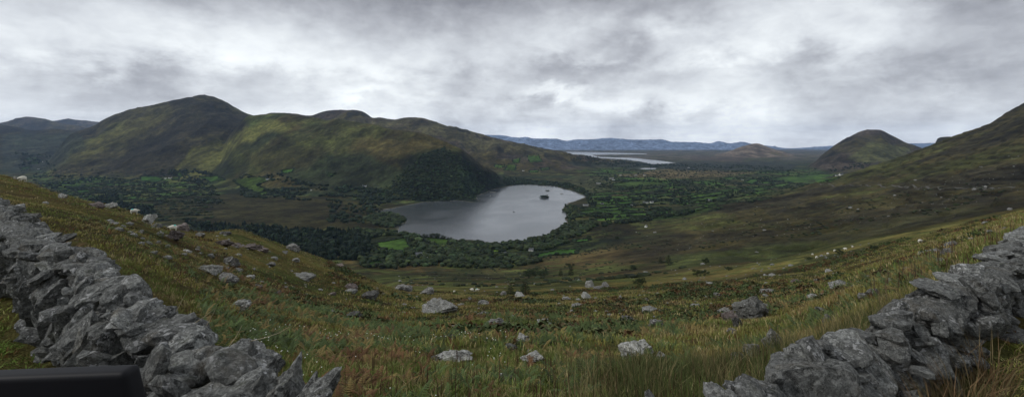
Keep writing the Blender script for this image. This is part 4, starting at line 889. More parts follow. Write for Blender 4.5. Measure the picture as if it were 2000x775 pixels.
# ------------------------------------------------------------------ boulders and stones on the hillside: px, y of base, width, height, material, label
RK = [
 (862,614,78,24,'field_rock','broad flat topped grey boulder, the largest in the middle of the hillside'),(721,585,32,15,'grey_rock','grey boulder with a white top left of the broad flat topped one'),(837,574,26,13,'grey_rock','round grey boulder above the broad flat topped one'),
 (944,596,22,12,'grey_rock','small pale topped boulder just right of the broad flat topped one'),(786,568,32,11,'grey_rock','low white topped rock in the bracken above the middle of the hillside'),(685,566,24,14,'brown_rock','smooth grey brown boulder on the left part of the hillside'),
 (594,547,34,12,'field_rock','low white streaked rock among dark scrub on the left shoulder'),(689,624,34,12,'grey_rock','low grey slab sunk in bracken left of the flat boulder'),(464,607,44,26,'field_rock','pale slab tilted in the grass above the left wall'),(443,556,38,20,'grey_rock','dull grey rounded boulder on the left slope beside the small white rock'),
 (403,532,42,16,'field_rock','flat pale grey boulder on the open left slope'),(445,517,32,16,'grey_rock','dark boulder with a white cap above the left slope'),(487,544,18,9,'white_rock','bright white rock beside the dull grey boulder'),(465,532,16,9,'grey_rock','small grey rock above the bright white one'),
 (433,479,34,10,'brown_rock','dark brown rock ledge, left of two along the left shoulder'),(458,482,26,8,'brown_rock','small brown ledge stone between the two rock ledges'),(485,486,40,11,'brown_rock','brown rock ledge, right of two along the left shoulder'),(509,491,26,8,'brown_rock','small brown rock at the right end of the shoulder ledges'),
 (437,458,24,8,'grey_rock','grey rock on the skyline of the left shoulder'),(568,489,28,17,'grey_rock','angular grey rock on the crest of the left shoulder'),(555,495,14,6,'grey_rock','small flat stone beside the angular crest rock'),(388,462,20,10,'grey_rock','little grey rock on the skyline left of the shoulder'),
 (281,434,38,16,'white_rock','white streaked boulder on the skyline above brown bracken'),(299,444,24,10,'field_rock','pale stone trailing downhill from the white streaked boulder'),(311,461,14,12,'field_rock','small upright pink grey stone below the white streaked boulder'),(331,466,36,16,'brown_rock','brown grey slab below the white streaked boulder'),
 (352,450,30,14,'brown_rock','smooth brown rock on the skyline beside the marked sheep'),(216,437,24,6,'field_rock','low pale stone lying in the left grass'),(183,404,30,9,'brown_rock','flat pinkish outcrop on the left skyline'),(210,406,26,11,'field_rock','pale outcrop on the left skyline right of the flat pink one'),
 (118,388,16,11,'field_rock','lone round pale boulder on the left skyline'),(86,398,12,5,'field_rock','small pale stone in the grass left of the lone round boulder'),(28,351,8,7,'field_rock','small pale stone on the far left skyline beside the sheep'),(323,431,12,6,'grey_rock','tiny round stone on the skyline between the marked sheep'),
 (306,477,14,7,'field_rock','small pale stone on the left slope above the open grass'),(325,483,10,5,'field_rock','tiny pale stone low in the left slope grass'),(361,494,18,8,'field_rock','thin pale ledge poking out of the left slope'),(411,503,14,9,'field_rock','tilted pale stone on the left slope'),
 (525,520,26,6,'grey_rock','low grey stone in scrub under the crest of the left shoulder'),(575,510,16,7,'field_rock','small pale stone in scrub below the left crest'),(648,578,18,8,'brown_rock','reddish stone in bracken left of the pale topped boulder'),(540,577,16,8,'grey_rock','small grey stone in the bracken above the jagged wall end'),
 (502,562,18,6,'field_rock','thin pale stone below the bright white one'),(645,612,16,6,'grey_rock','tiny grey stone above the jagged wall end'),(660,522,18,7,'brown_rock','brown ledge stone near the foot of the left shoulder'),
 (893,650,44,13,'field_rock','low rounded grey slab under the flat topped boulder'),(928,641,14,9,'field_rock','small pale stone above the rounded grey slab'),(966,638,44,12,'grey_rock','grey ledge half buried in green bracken'),(992,645,24,16,'field_rock','grey domed stone at the right of the half buried ledge'),(950,650,16,12,'brown_rock','brown stone in front of the half buried ledge'),
 (1066,641,36,18,'field_rock','pale topped rounded boulder on the dark bank in the centre'),(1055,652,24,10,'grey_rock','grey stone at the foot of the pale topped rounded boulder'),(1023,668,28,14,'white_rock','white crested stone in the bracken in the centre'),(998,686,26,15,'field_rock','grey white stone below the white crested one'),(1034,690,10,7,'field_rock','tiny pale stone right of the grey white one'),
 (878,666,26,12,'brown_rock','brown stone sunk in rust coloured bracken'),(889,708,80,13,'white_rock','long low white stone lying in the grass near the bottom'),(850,706,20,9,'grey_rock','grey stone at the left end of the long low white one'),(1042,710,46,18,'white_rock','pale stone crusted white in the grass near the bottom'),(991,750,34,13,'field_rock','pale rounded stone lowest in the middle of the picture'),(975,642,14,8,'field_rock','small pale stone in front of the grey ledge'),
 (1032,706,20,8,'brown_rock','reddish flat stone just behind the white crusted one'),(1050,756,12,8,'field_rock','tiny pale stone half hidden near the bottom middle'),
 (1016,580,18,9,'field_rock','pale stone just below the lone conifer pair'),(983,576,12,8,'grey_rock','small stone left of the lone conifer pair'),(918,586,9,6,'grey_rock','tiny grey stone above the small pale topped boulder'),(1107,585,18,8,'grey_rock','grey stone on the pale grassy bank'),(1146,582,18,13,'white_rock','white topped upright stone on the pale grassy bank'),
 (1153,561,18,15,'field_rock','squarish grey boulder beside the stream bed'),(1182,561,16,12,'grey_rock','dark boulder right of the squarish one beside the stream bed'),(1168,565,22,6,'grey_rock','low dark stone between the two stream boulders'),
 (1211,586,9,9,'field_rock','small pale stone standing above the green scrub'),(1228,630,28,14,'field_rock','pale boulder on the green bank right of centre'),(1285,640,30,16,'grey_rock','grey boulder right of the pale one on the green bank'),(1264,588,8,6,'grey_rock','tiny stone in the scrub beside the green bank'),
 (1256,700,76,26,'white_rock','jagged white boulder in the rushes near the bottom right'),(1230,706,34,18,'field_rock','grey flank stone at the left of the jagged white boulder'),(1292,702,22,14,'white_rock','small white stone at the right of the jagged white boulder'),
 (1474,622,64,42,'field_rock','great slanted grey boulder with pale streaks on the right slope'),(1444,638,22,20,'grey_rock','dark boulder leaning at the foot of the great slanted boulder'),(1430,630,32,20,'brown_rock','slab propped left of the great slanted boulder'),(1418,616,26,14,'grey_rock','flat grey slab up the slope from the propped slab'),(1432,652,20,14,'grey_rock','low stone below the slab propped on the great boulder'),
 (1380,583,8,8,'field_rock','small pale stone up the slope from the green scrub'),(1404,581,22,9,'grey_rock','flat grey stone on the slope behind the great slanted boulder'),(1360,600,20,6,'field_rock','low pale stone left of the great slanted boulder'),(1504,574,28,10,'grey_rock','long grey stone on the slope above the great slanted boulder'),(1497,579,12,5,'white_rock','little white stone in front of the long grey one'),
 (1593,584,24,11,'field_rock','pale boulder alone in brown heather on the right slope'),(1608,610,22,11,'field_rock','pale knobbly stone in heather below the lone pale boulder'),(1620,640,28,26,'field_rock','pale rock with a yellow lichen patch in the tall grass'),(1514,684,36,36,'field_rock','pale pinkish rock standing in bracken by the right wall'),(1472,700,34,26,'field_rock','grey white rock in the rushes left of the pinkish one'),
 (1448,710,40,24,'field_rock','flat pale slab in the rushes near the end of the right wall'),(1425,698,12,6,'grey_rock','tiny stone in the rushes near the end of the right wall'),(1712,580,32,14,'grey_rock','grey boulder in tall grass behind the right wall'),(1690,584,22,9,'grey_rock','small grey stone left of the one behind the right wall'),
 (1740,549,10,8,'field_rock','tiny pale stone above the right wall boulders'),(1862,482,22,10,'field_rock','pale slab highest of three on the bank above the right wall'),(1858,498,26,13,'grey_rock','grey slab, middle of three on the bank above the right wall'),(1843,512,20,7,'field_rock','flat pale slab, lowest of three on the bank above the right wall'),
 (1975,410,10,6,'grey_rock','small dark stone on the far right skyline'),(1928,438,14,6,'field_rock','pale stone on the right bank near the skyline'),(1965,448,9,6,'field_rock','tiny stone near the top of the right wall'),(1554,550,20,5,'brown_rock','low brown ledge on the pale grass strip'),(1497,539,12,4,'field_rock','tiny flat stone on the pale grass strip'),
 (1620,531,14,6,'field_rock','flat pale stone on the brown bank below the sheep'),(1616,505,8,5,'grey_rock','grey stone on the green bank below the sheep'),(1640,506,10,6,'grey_rock','grey stone in the grass under the sheep'),(1480,495,8,4,'field_rock','tiny pale stone on the bright green slope'),
]
RKM = []
NR_ = len(RK)
for i, (px, yb, wp, hp, mt, lb) in enumerate(RK):
    X, D, z = ray(px, yb, 5, 700); wM, hM = wp/F*D, hp/F*D
    seed = 500+i*3; near = wp > 30
    me = set_sharp(stone_mesh('boulder', seed, (wM*1.12, min(wM*.8, hM*2.2+.2), hM*1.5), 4 if wp > 18 else 3, 12, .075, mt, .66), 32)
    o = link('boulder' if wp > 22 else 'stone', me, None, (X, D+min(wM*.8, hM*2.2+.2)*.35, z+hM*(.22 if wp > 30 else .12)), (RNG.uniform(-.06, .06), RNG.uniform(-.1, .1), RNG.uniform(-.3, .3)))
    tag(o, lb, 'boulder' if wp > 22 else 'stone'); RKM.append((X, D, wM, hM))
# many more pale stones scattered thin over the slopes
def pebble_field(name, specs, label, smin, smax):
    P = []
    for poly, n, d0, d1 in specs: P += screen_pts(poly, n, d0, d1)
    Vs, Fs, off = [], [], 0
    for (x, y, z) in P:
        V, Fc = ICO[1]; r = RNG.uniform(smin, smax)*(1+y/260.)*(1+2*(RNG.random() < .08)); V = V*RNG.uniform(.7, 1.2, (len(V), 1))*r*[1.3, 1, .7]
        Vs.append(V+[x, y, z+r*.12]); Fs.append(Fc+off); off += len(V)
    tag(link(name, mesh_np(name, np.concatenate(Vs), np.concatenate(Fs), M['field_rock'])), label, kind='stuff')
pebble_field('scattered_stones', [([(200,430),(450,460),(700,560),(700,600),(500,560),(300,500)], 70, 10, 140), ([(700,560),(1300,560),(1750,500),(1980,430),(1900,480),(1650,570),(1500,620),(800,620)], 170, 20, 300),
   ([(1200,540),(1500,500),(1700,475),(1700,500),(1400,555),(1200,562)], 90, 60, 350), ([(760,540),(1150,530),(1180,560),(800,562)], 60, 150, 900), ([(1200,455),(1500,400),(1900,330),(1990,300),(1990,390),(1600,450),(1300,500)], 200, 400, 2200)], 'small pale stones strewn over the open slopes', .09, .24)

# ------------------------------------------------------------------ sheep
def sheep_proto():
    def sk(name, pts, edges, rad, mat, sub=2):
        me = bpy.data.meshes.new(name); me.from_pydata(pts, edges, []); me.materials.append(M[mat])
        o = bpy.data.objects.new(name, me); COL.objects.link(o); md = o.modifiers.new('skin', 'SKIN')
        for i, r in enumerate(rad): me.skin_vertices[0].data[i].radius = r if isinstance(r, tuple) else (r, r)
        me.skin_vertices[0].data[0].use_root = True; ss = o.modifiers.new('sub', 'SUBSURF'); ss.levels = ss.render_levels = sub; md.use_smooth_shade = True
        return o
    pts = [(0, 0, .60), (-.36, 0, .62), (.34, 0, .62), (.50, 0, .68), (.62, 0, .60), (.78, 0, .50)]; ed = [(0, 1), (0, 2), (2, 3), (3, 4), (4, 5)]; rad = [(.27, .24), (.21, .21), (.23, .21), (.14, .13), (.095, .09), (.05, .045)]
    for sx in (-.32, .30):
        for sy in (-.12, .12):
            k = len(pts); base = 1 if sx < 0 else 2; pts += [(sx+(-.04 if sx < 0 else 0), sy, .42), (sx+(-.07 if sx < 0 else .02), sy, .24), (sx, sy, .02)]; ed += [(base, k), (k, k+1), (k+1, k+2)]; rad += [.085, .042, .032]
    pts.append((-.52, 0, .55)); ed.append((1, len(pts)-1)); rad.append(.045)
    body = sk('body', pts, ed, rad, 'wool')
    V, Fc = ICO[2]; fleece = V*[.50, .29, .27]*(1+.12*n3(V, 3.5, 5))[:, None]+[-.02, 0, .64]
    return body, mesh_np('fleece', fleece, Fc, M['wool'], smooth=True)
SB, SFL = sheep_proto(); SB.name = 'sheep'; SB_used = False
SF = mesh_np('face', ICO[2][0]*[.10, .058, .065]+[.76, 0, .515], ICO[2][1], M['sface'], smooth=True)
def ear_m():
    V = ICO[1][0]; return mesh_np('ear', V*[.03, .065, .018], ICO[1][1], M['sface'], smooth=True)
EAR = ear_m(); DYE = mesh_np('dye_mark', ICO[2][0]*[.17, .22, .12]+[-.22, 0, .82], ICO[2][1], M['teal'], smooth=True)
SHEEP = [(44,356,270,1,0,'white sheep standing on the far left skyline with its back turned',60,90),(262,420,60,1,1,'sheep with a pale teal mark on the left skyline above the white streaked boulder',60,110),(338,451,200,1,1,'sheep with a pale teal mark on the skyline left of the shoulder',60,120),
 (922,569,170,1.25,0,'white sheep, left of the pair grazing in the middle of the hillside',90,200),(932,569,10,1.25,1,'teal marked sheep, right of the pair grazing in the middle of the hillside',90,200),
 (1630,492,20,1.1,0,'white sheep just left of the dark bush on the right slope',150,400),(1651,489,160,1.2,0,'white sheep just right of the dark bush on the right slope',150,400),(1617,498,200,1.1,0,'white sheep grazing below and left of the dark bush on the right slope',150,400),
 (1595,506,10,1.1,0,'white sheep lowest of the group on the right slope',150,400),(1587,499,190,.9,0,'small white sheep at the left end of the group on the right slope',150,400),(1665,484,30,.9,0,'small white sheep at the right end of the group on the right slope',150,400),
 (1797,474,0,.9,0,'lone white sheep high on the bank above the right wall',80,260),(887,571,40,.8,0,'small pale sheep lying left of the grazing pair',90,220),(1342,557,80,.7,0,'small white sheep on the pale grass strip right of centre',90,260)]
for i, (px, y, rz, sc, dye, lb, d0, d1) in enumerate(SHEEP):
    X, D, z = ray(px, y, d0, d1); o = SB if i == 0 else SB.copy()
    if i: COL.objects.link(o)
    o.location = (X, D, z); o.rotation_euler = (0, 0, math.radians(rz)); o.scale = (sc,)*3; tag(o, lb, 'sheep', 'sheep grazing on the slopes')
    link('fleece', SFL, o); link('face', SF, o)
    for sy in (-1, 1): link('ear', EAR, o, (.68, sy*.09, .56), (0, 0, 0))
    if dye: link('dye_mark', DYE, o)

# ------------------------------------------------------------------ the car at the bottom left corner
def rbox(name, b, bev, mat, parent, segs=3, taper=None):
    import bmesh
    bm = bmesh.new(); vs = [bm.verts.new(v) for v in box_v(*b)]; [bm.faces.new([vs[i] for i in f]) for f in BQ]
    if taper: taper(bm)
    bmesh.ops.bevel(bm, geom=list(bm.edges), offset=bev, segments=segs, affect='EDGES', profile=.6)
    me = bpy.data.meshes.new(name); bm.to_mesh(me); bm.free(); me.materials.append(M[mat])
    for p in me.polygons: p.use_smooth = True
    return link(name, me, parent)
Ym = 1.30; car = tag(link('car', None, None, (-2.7, 0, CAMZ-2.05)), 'black car beside the wall, only its rounded door mirror showing in the bottom left corner', 'car')
def mx_(px): return (px-1000)/F*Ym
zt = -(717-HZ)/F*Ym+2.05
def tp(bm):
    for v in bm.verts:
        if v.co.x > mx_(200)+2.7 and v.co.z < zt-.1: v.co.x += .06
        if v.co.z > zt-.05 and v.co.x < 1.2: v.co.z -= .018
rbox('door_mirror', (mx_(-60)+2.7, mx_(258)+2.7, Ym-.03, Ym+.03, zt-.24, zt), .018, 'blackp', car, 4, tp)
rbox('mirror_stalk', (.78, mx_(30)+2.7, Ym-.02, Ym+.05, zt-.23, zt-.14), .015, 'blackp', car)
rbox('body', (-.9, .80, -2.9, 1.9, .30, 1.0), .12, 'carpaint', car)
rbox('cabin', (-.75, .66, -2.5, .9, .98, 1.42), .14, 'glass', car)
for yy in (-2.0, 1.2):
    V, Fq = tube_mesh([([(.60, yy, .32), (.82, yy, .32)], [.32, .32])], 24); wl = link('wheel', mesh_np('wheel', V, [Fq], M['rubber'], smooth=True), car)
    V, Fq = tube_mesh([([(.62, yy, .32), (.835, yy, .32)], [.19, .17]), ([(.83, yy, .32), (.84, yy, .32)], [.17, .001])], 20); link('rim', mesh_np('rim', V, [Fq], M['chrome'], smooth=True), wl)

# ------------------------------------------------------------------ grass, bracken, rushes
def density_pts(n, d0, d1, px0=-60, px1=2060, power=1.):
    D = np.sqrt(d0**2+(d1**2-d0**2)*RNG.random(n)**power); px = RNG.uniform(px0, px1, n); X = (px-1000)/F*D
    return X, D, px
def wall_side(X, Y, px):                          # +1 beyond the wall, -1 on the camera side, 0 inside the wall
    l = np.where(X < .3, 1.49-.77*X, 1.79+.68*X); th = np.where(X < .3, .62, .60)*1.0
    return np.where(Y > l+.12, 1, np.where(Y < l-th*1.0, -1, 0))
def blades(name, X, Y, H, nb, width, spread, cols, label, lean=.5, mat='grass', zoff=0., seg=2):
    n = len(X); Z = hgt(X, Y)+zoff
    N = n*nb; i = np.repeat(np.arange(n), nb); a = RNG.random(N)*6.283; r = np.sqrt(RNG.random(N))*spread[i] if hasattr(spread, '__len__') else np.sqrt(RNG.random(N))*spread
    bx = X[i]+np.cos(a)*r; by = Y[i]+np.sin(a)*r; h = H[i]*(.55+.6*RNG.random(N)); bz = Z[i]-.03
    la = a+RNG.normal(0, .7, N); L = h*lean*(.3+1.0*RNG.random(N)); w = width[i]*(.7+.6*RNG.random(N)) if hasattr(width, '__len__') else width*(.7+.6*RNG.random(N))
    fa = RNG.random(N)*3.14; wx, wy = np.cos(fa)*w, np.sin(fa)*w
    dx, dy = np.cos(la)*L, np.sin(la)*L
    V = np.empty((N, 5, 3)); V[:, 0] = np.stack([bx-wx, by-wy, bz], -1); V[:, 1] = np.stack([bx+wx, by+wy, bz], -1)
    V[:, 2] = np.stack([bx+dx*.35+wx*.75, by+dy*.35+wy*.75, bz+h*.6], -1); V[:, 3] = np.stack([bx+dx*.35-wx*.75, by+dy*.35-wy*.75, bz+h*.6], -1)
    V[:, 4] = np.stack([bx+dx, by+dy, bz+h*(1-.25*np.minimum(L/h, 1))], -1)
    k = np.arange(N)[:, None]*5; q = k+np.array([[0, 1, 2, 3]]); t = k+np.array([[3, 2, 4]])
    c = cols[i]*(.7+.6*RNG.random((N, 1))); c = np.repeat(c, 5, 0)
    me = mesh_np(name, V.reshape(-1, 3), [q, t], M[mat], c)
    return me
def grasscol(X, Y, px):
    a = fbm(X/3.5, Y/3.5, 4, 201); b = fbm(X/.8, Y/.8, 3, 202); n = len(X)
    c = lerp(np.broadcast_to(C_(.185, .175, .048), (n, 3)).copy(), C_(.120, .155, .038), sstep(-.1, .25, a+.3*b)); c = lerp(c, C_(.27, .205, .085), sstep(.05, .4, -a+.5*b)*.8)
    straw = RNG.random(n) < .17; c[straw] = C_(.32, .26, .13); rd = RNG.random(n) < .07; c[rd] = C_(.13, .06, .028)
    return c*1.12
ms = []
def pasture(name, n, d0, d1, nb, h0, h1, w, spread, label, side=1, px0=-60, px1=2060, lean=.6, tint=(1, 1, 1)):
    X, Y, px = density_pts(n, d0, d1, px0, px1); k = wall_side(X, Y, px) == side; X, Y, px = X[k], Y[k], px[k]
    hgtf = (.45+.75*sstep(380, 800, px))*np.where((px > 1250) & (px < 1800) & (Y < 12), 1.0, 1) if side > 0 else np.full(len(X), .6)
    H = RNG.uniform(h0, h1, len(X))*hgtf*(1+.5*fbm(X/1.7, Y/1.7, 3, 210)); 
    for rx, ry, rw, rh_ in RKM: H = np.where(((X-rx)/(rw*.62))**2+((Y-ry+rh_)/(rw*.5+rh_*2.5))**2 < 1, H*.4, H)
    me = blades(name, X, Y, np.maximum(H, .04), nb, w, spread, grasscol(X, Y, px)*np.array(tint), label, lean); tag(link(name, me), label, kind='stuff')
pasture('near_grass', 12500, 2.2, 11, 18, .07, .19, .0045, .12, 'rough green and straw grass just beyond the walls')
pasture('hillside_grass', 19000, 10.5, 36, 11, .10, .23, .011, .24, 'rough tussocky grass on the open hillside')
pasture('slope_grass', 22000, 35, 125, 8, .14, .34, .035, .7, 'grass tussocks over the middle of the hillside')
pasture('verge_grass', 9000, 1.5, 10, 24, .08, .2, .0045, .10, 'short green verge grass on the near side of the walls', -1, -120, 2120, .9, (1.15, 1.35, 1.05))

def frond_proto(seed, npin=11):
    rg = np.random.default_rng(seed); V, Fc = [], []
    for k in range(npin):                              # a frond 1 long arching along +x; leaflets in pairs
        t = (k+1)/(npin+.5); x = t*.9; z = .62*math.sin(t*1.75)*.75; Lp = .26*(1-t)**.7*(.5+min(1, t*4)*.5)+.02
        for s in (-1, 1):
            b = len(V); dz = -.06*rg.random(); V += [(x-.035, 0, z), (x+.035, 0, z), (x+.05+Lp*.35, s*Lp, z+dz), (x-.02+Lp*.2, s*Lp*.6, z+dz*.5-.01)]; Fc.append((b, b+1, b+2, b+3))
    V += [(0, -.008, 0), (0, .008, 0), (.5, .006, .42*.9), (.5, -.006, .42*.9)]; b = len(V)-4; Fc.append((b, b+1, b+2, b+3))
    return np.array(V), np.array(Fc)
FR = [frond_proto(s) for s in range(4)]
def bracken(name, X, Y, S, label, colf, nf=6):
    Vs, Fs, Cs, off = [], [], [], 0; Z = hgt(X, Y)
    for i in range(len(X)):
        c0 = colf(i)
        for j in range(nf):
            V, Fc = FR[RNG.integers(4)]; a = j*6.283/nf+RNG.random(); up = RNG.uniform(-.5, .55); sc = S[i]*RNG.uniform(.6, 1.1)
            cu, su = math.cos(up), math.sin(up); x = V[:, 0]*cu-V[:, 2]*su; z = V[:, 0]*su+V[:, 2]*cu; y = V[:, 1]; c, s = math.cos(a), math.sin(a)
            Vs.append(np.stack([(x*c-y*s)*sc+X[i], (x*s+y*c)*sc+Y[i], np.abs(z)*sc+Z[i]], -1)); Fs.append(Fc+off); off += len(V)
            cc = c0*RNG.uniform(.7, 1.3); Cs.append(np.repeat(cc[None], len(V), 0))
    tag(link(name, mesh_np(name, np.concatenate(Vs), np.concatenate(Fs), M['grass'], np.concatenate(Cs))), label, kind='stuff')
def fern_pts(n, d0, d1, px0, px1, thr, sc=5., seed=220):
    X, Y, px = density_pts(n, d0, d1, px0, px1); k = (wall_side(X, Y, px) == 1) & (fbm(X/sc, Y/sc, 4, seed)+.25*fbm(X/1.5, Y/1.5, 2, seed+1) > thr); return X[k], Y[k], px[k]
def fcol(X, Y, rust):
    a = fbm(X/2.5, Y/2.5, 3, 230)
    def f(i):
        r = RNG.random()
        if a[i]+.5*(r-.5) > rust: return C_(.115, .060, .028)*RNG.uniform(.7, 1.3) if r < .65 else C_(.17, .125, .045)
        return C_(.055, .080, .026)*RNG.uniform(.7, 1.4)
    return f
X, Y, px = fern_pts(2300, 3.4, 14, 380, 1640, -.02, 2.4); bracken('near_bracken', X, Y, RNG.uniform(.16, .32, len(X)), 'green and rusty bracken fronds in the near grass', fcol(X, Y, .27))
X, Y, px = fern_pts(3600, 13, 40, 430, 1850, .02, 6.); bracken('hillside_bracken', X, Y, RNG.uniform(.35, .62, len(X)), 'patches of green and rust bracken on the hillside', fcol(X, Y, .30), 5)
X, Y, px = fern_pts(900, 10, 60, 120, 520, .22, 6., 260); bracken('shoulder_bracken', X, Y, RNG.uniform(.22, .4, len(X)), 'thin brown bracken on the left shoulder', fcol(X, Y, .0), 5)
# low heather and gorse cushions
def cushions(name, n, d0, d1, px0, px1, thr, s0, s1, cols, label, sc=9.):
    X, Y, px = density_pts(n, d0, d1, px0, px1); k = (wall_side(X, Y, px) == 1) & (fbm(X/sc, Y/sc, 4, 240) > thr); X, Y = X[k], Y[k]; Z = hgt(X, Y)
    m = len(X); nl = 46; S = RNG.uniform(s0, s1, m)*(1+.5*fbm(X/3., Y/3., 2, 241)); i = np.repeat(np.arange(m), nl); d = RNG.normal(size=(m*nl, 3)); d /= np.linalg.norm(d, axis=1)[:, None]; d[:, 2] = np.abs(d[:, 2])
    p = np.stack([X[i], Y[i], Z[i]], -1)+d*S[i][:, None]*[1, 1, .62]*(.65+.4*RNG.random((m*nl, 1)))
    u = RNG.normal(size=(m*nl, 3)); u /= np.linalg.norm(u, axis=1)[:, None]; v = np.cross(u, d); v /= np.linalg.norm(v, axis=1)[:, None]; s = (S[i]*.16*(.6+.8*RNG.random(m*nl)))[:, None]
    V = np.stack([p-u*s, p+v*s*.7, p+u*s, p-v*s*.7], 1).reshape(-1, 3); base = np.array(cols)[RNG.integers(len(cols), size=m)]*(.8+.4*RNG.random((m, 1)))
    c = np.repeat(base[i]*(.65+.7*RNG.random((m*nl, 1))), 4, 0)
    tag(link(name, mesh_np(name, V, np.arange(len(V)).reshape(-1, 4), M['leaf'], c)), label, kind='stuff')
GC = [(.055, .080, .027), (.045, .066, .026), (.075, .088, .032), (.080, .062, .030), (.105, .062, .028)]
cushions('heath_shrubs', 4200, 16, 62, 560, 1950, .0, .28, .62, GC, 'low dark green and brown heath shrubs across the hillside')
cushions('slope_shrubs', 5200, 60, 150, 640, 1950, .08, .6, 1.3, GC, 'dark heath patches on the middle slope', 22.)
cushions('left_shrubs', 700, 30, 100, 180, 700, .2, .3, .6, GC[2:], 'brown heath tufts on the left shoulder')
# tall dead stalks and rushes by the walls
def stalks(name, n, d0, d1, px0, px1, h0, h1, w, col, nb, label, lean=.15, spread=.15):
    X, Y, px = density_pts(n, d0, d1, px0, px1); k = wall_side(X, Y, px) == 1; X, Y = X[k], Y[k]
    me = blades(name, X, Y, RNG.uniform(h0, h1, len(X)), nb, w, spread, np.broadcast_to(C_(*col), (len(X), 3)), label, lean); tag(link(name, me), label, kind='stuff')
stalks('green_rushes', 420, 3., 8.5, 1170, 1820, .35, .62, .0035, (.075, .09, .032), 20, 'tall green rushes behind the right wall', .35, .12)
stalks('straw_rushes', 260, 3., 9, 1100, 1820, .4, .7, .003, (.20, .165, .08), 14, 'straw coloured dead grass stems behind the right wall', .4, .15)
stalks('dry_stalks', 200, 3.4, 9, 680, 1500, .3, .55, .0055, (.095, .055, .035), 4, 'brown seeded dock stalks in the near grass', .08, .12)
stalks('bank_stalks', 60, 9, 22, 1690, 2040, .7, 1.2, .012, (.09, .06, .04), 3, 'tall brown stalks on the bank above the right wall', .08, .2)
# white flower heads
X, Y, px = density_pts(340, 4.2, 13, 480, 1000); k = (wall_side(X, Y, px) == 1) & (fbm(X/1.6, Y/1.6, 3, 250) > .12); X, Y = X[k], Y[k]; Z = hgt(X, Y)+RNG.uniform(.16, .32, len(X))
V, Fc = ICO[1]; s = .005+.0007*Y; VV = (V[None]*[1, 1, .5]*s[:, None, None]+np.stack([X, Y, Z], -1)[:, None]).reshape(-1, 3); FF = (Fc[None]+(np.arange(len(X))*len(V))[:, None, None]).reshape(-1, 3)
tag(link('white_flowers', mesh_np('white_flowers', VV, FF, mat_plain('flower_white', (.75, .75, .7), .8, .05, 1))), 'tiny white flower heads in the near grass', kind='stuff')
# dead plants in front of the right wall and loose twigs over the left one
X = np.concatenate([RNG.uniform(2.6, 3.35, 46), RNG.uniform(3.4, 4.2, 14)]); Y = 1.79+.68*X-.60-RNG.random(60)*.15
me = blades('withered_weeds', X, Y, RNG.uniform(.25, .55, 60), 18, .0028, .12, np.array([C_(.13, .10, .05), C_(.10, .085, .035), C_(.16, .10, .05)])[RNG.integers(3, size=60)], '', .75)
tag(link('withered_weeds', me), 'withered yellow brown weeds against the face of the right wall', kind='stuff')
def twig(pts_px, Yd, r, label):
    P = [((px-1000)/F*Yd, Yd+.03*i, CAMZ-(y-HZ)/F*Yd) for i, (px, y) in enumerate(pts_px)]
    V, Fq = tube_mesh([(P, list(np.linspace(r, r*.4, len(P))))], 5); tag(link('twig', mesh_np('twig', V, Fq, M['twig'], smooth=True)), label, 'twig')
twig([(344,608),(349,590),(355,570)], 3.2, .0018, 'thin pale twig standing upright from the left wall'); twig([(378,632),(395,620),(408,608)], 3.0, .0018, 'thin pale twig slanting right from the left wall top')
twig([(403,636),(411,615),(413,600)], 3.0, .0014, 'fine pale twig beside the slanting one on the left wall'); twig([(442,682),(455,662),(461,643)], 2.7, .0022, 'pale twig standing behind the jagged slabs')
twig([(450,679),(478,671),(505,668),(530,662),(545,654)], 2.7, .0025, 'long pale bent twig lying out over the jagged slabs')

# ------------------------------------------------------------------ sky, light, haze, view
SUN_EL, SUN_AZ = math.radians(40), math.radians(-105)     # from the upper left, behind the camera
w = bpy.data.worlds.new('World'); scene.world = w; w.use_nodes = True
t = w.node_tree; t.nodes.clear()
class WN(NT):
    def __init__(self): self.t = t
k = WN()
sky = k.n('ShaderNodeTexSky'); sky.sky_type = 'NISHITA'; sky.sun_disc = False; sky.sun_elevation = SUN_EL; sky.sun_rotation = SUN_AZ
bg1 = k.n('ShaderNodeBackground'); k.l(sky.outputs[0], bg1.inputs[0]); bg1.inputs[1].default_value = .05
dirv = k.n('ShaderNodeTexCoord').outputs['Generated']
sep = k.n('ShaderNodeSeparateXYZ'); k.l(dirv, sep.inputs[0]); X_, Y_, Z_ = sep.outputs
# cloud deck seen in perspective: position on a plane overhead
den = k.math('ADD', k.math('MAXIMUM', Z_, 0.), .10)
cx = k.math('DIVIDE', X_, den); cy = k.math('DIVIDE', Y_, den)
cv = k.n('ShaderNodeCombineXYZ'); k.l(cx, cv.inputs[0]); k.l(cy, cv.inputs[1]); cv.inputs[2].default_value = 3.7
n1 = k.noise(cv.outputs[0], .55, 7, .52, .35); n2 = k.noise(cv.outputs[0], 1.7, 8, .55, .5)
cv2 = k.n('ShaderNodeCombineXYZ'); k.l(X_, cv2.inputs[0]); k.l(Y_, cv2.inputs[1]); k.l(k.math('MULTIPLY', Z_, 1.75), cv2.inputs[2])
n3 = k.noise(cv2.outputs[0], 3.0, 7, .50, .25); n4 = k.noise(cv2.outputs[0], 8.0, 7, .6, .2); n5 = k.noise(cv2.outputs[0], 22.0, 6, .6, .3)
s = k.math('ADD', k.math('ADD', k.math('MULTIPLY', n1, .17), k.math('MULTIPLY', n2, .09)), k.math('ADD', k.math('MULTIPLY', n3, .50), k.math('MULTIPLY', n4, .36)))
s = k.math('ADD', s, k.math('MULTIPLY', k.math('SUBTRACT', n5, .5), .16)); s = k.math('SUBTRACT', s, .56)
s = k.math('MULTIPLY', s, SKY_CONTRAST)
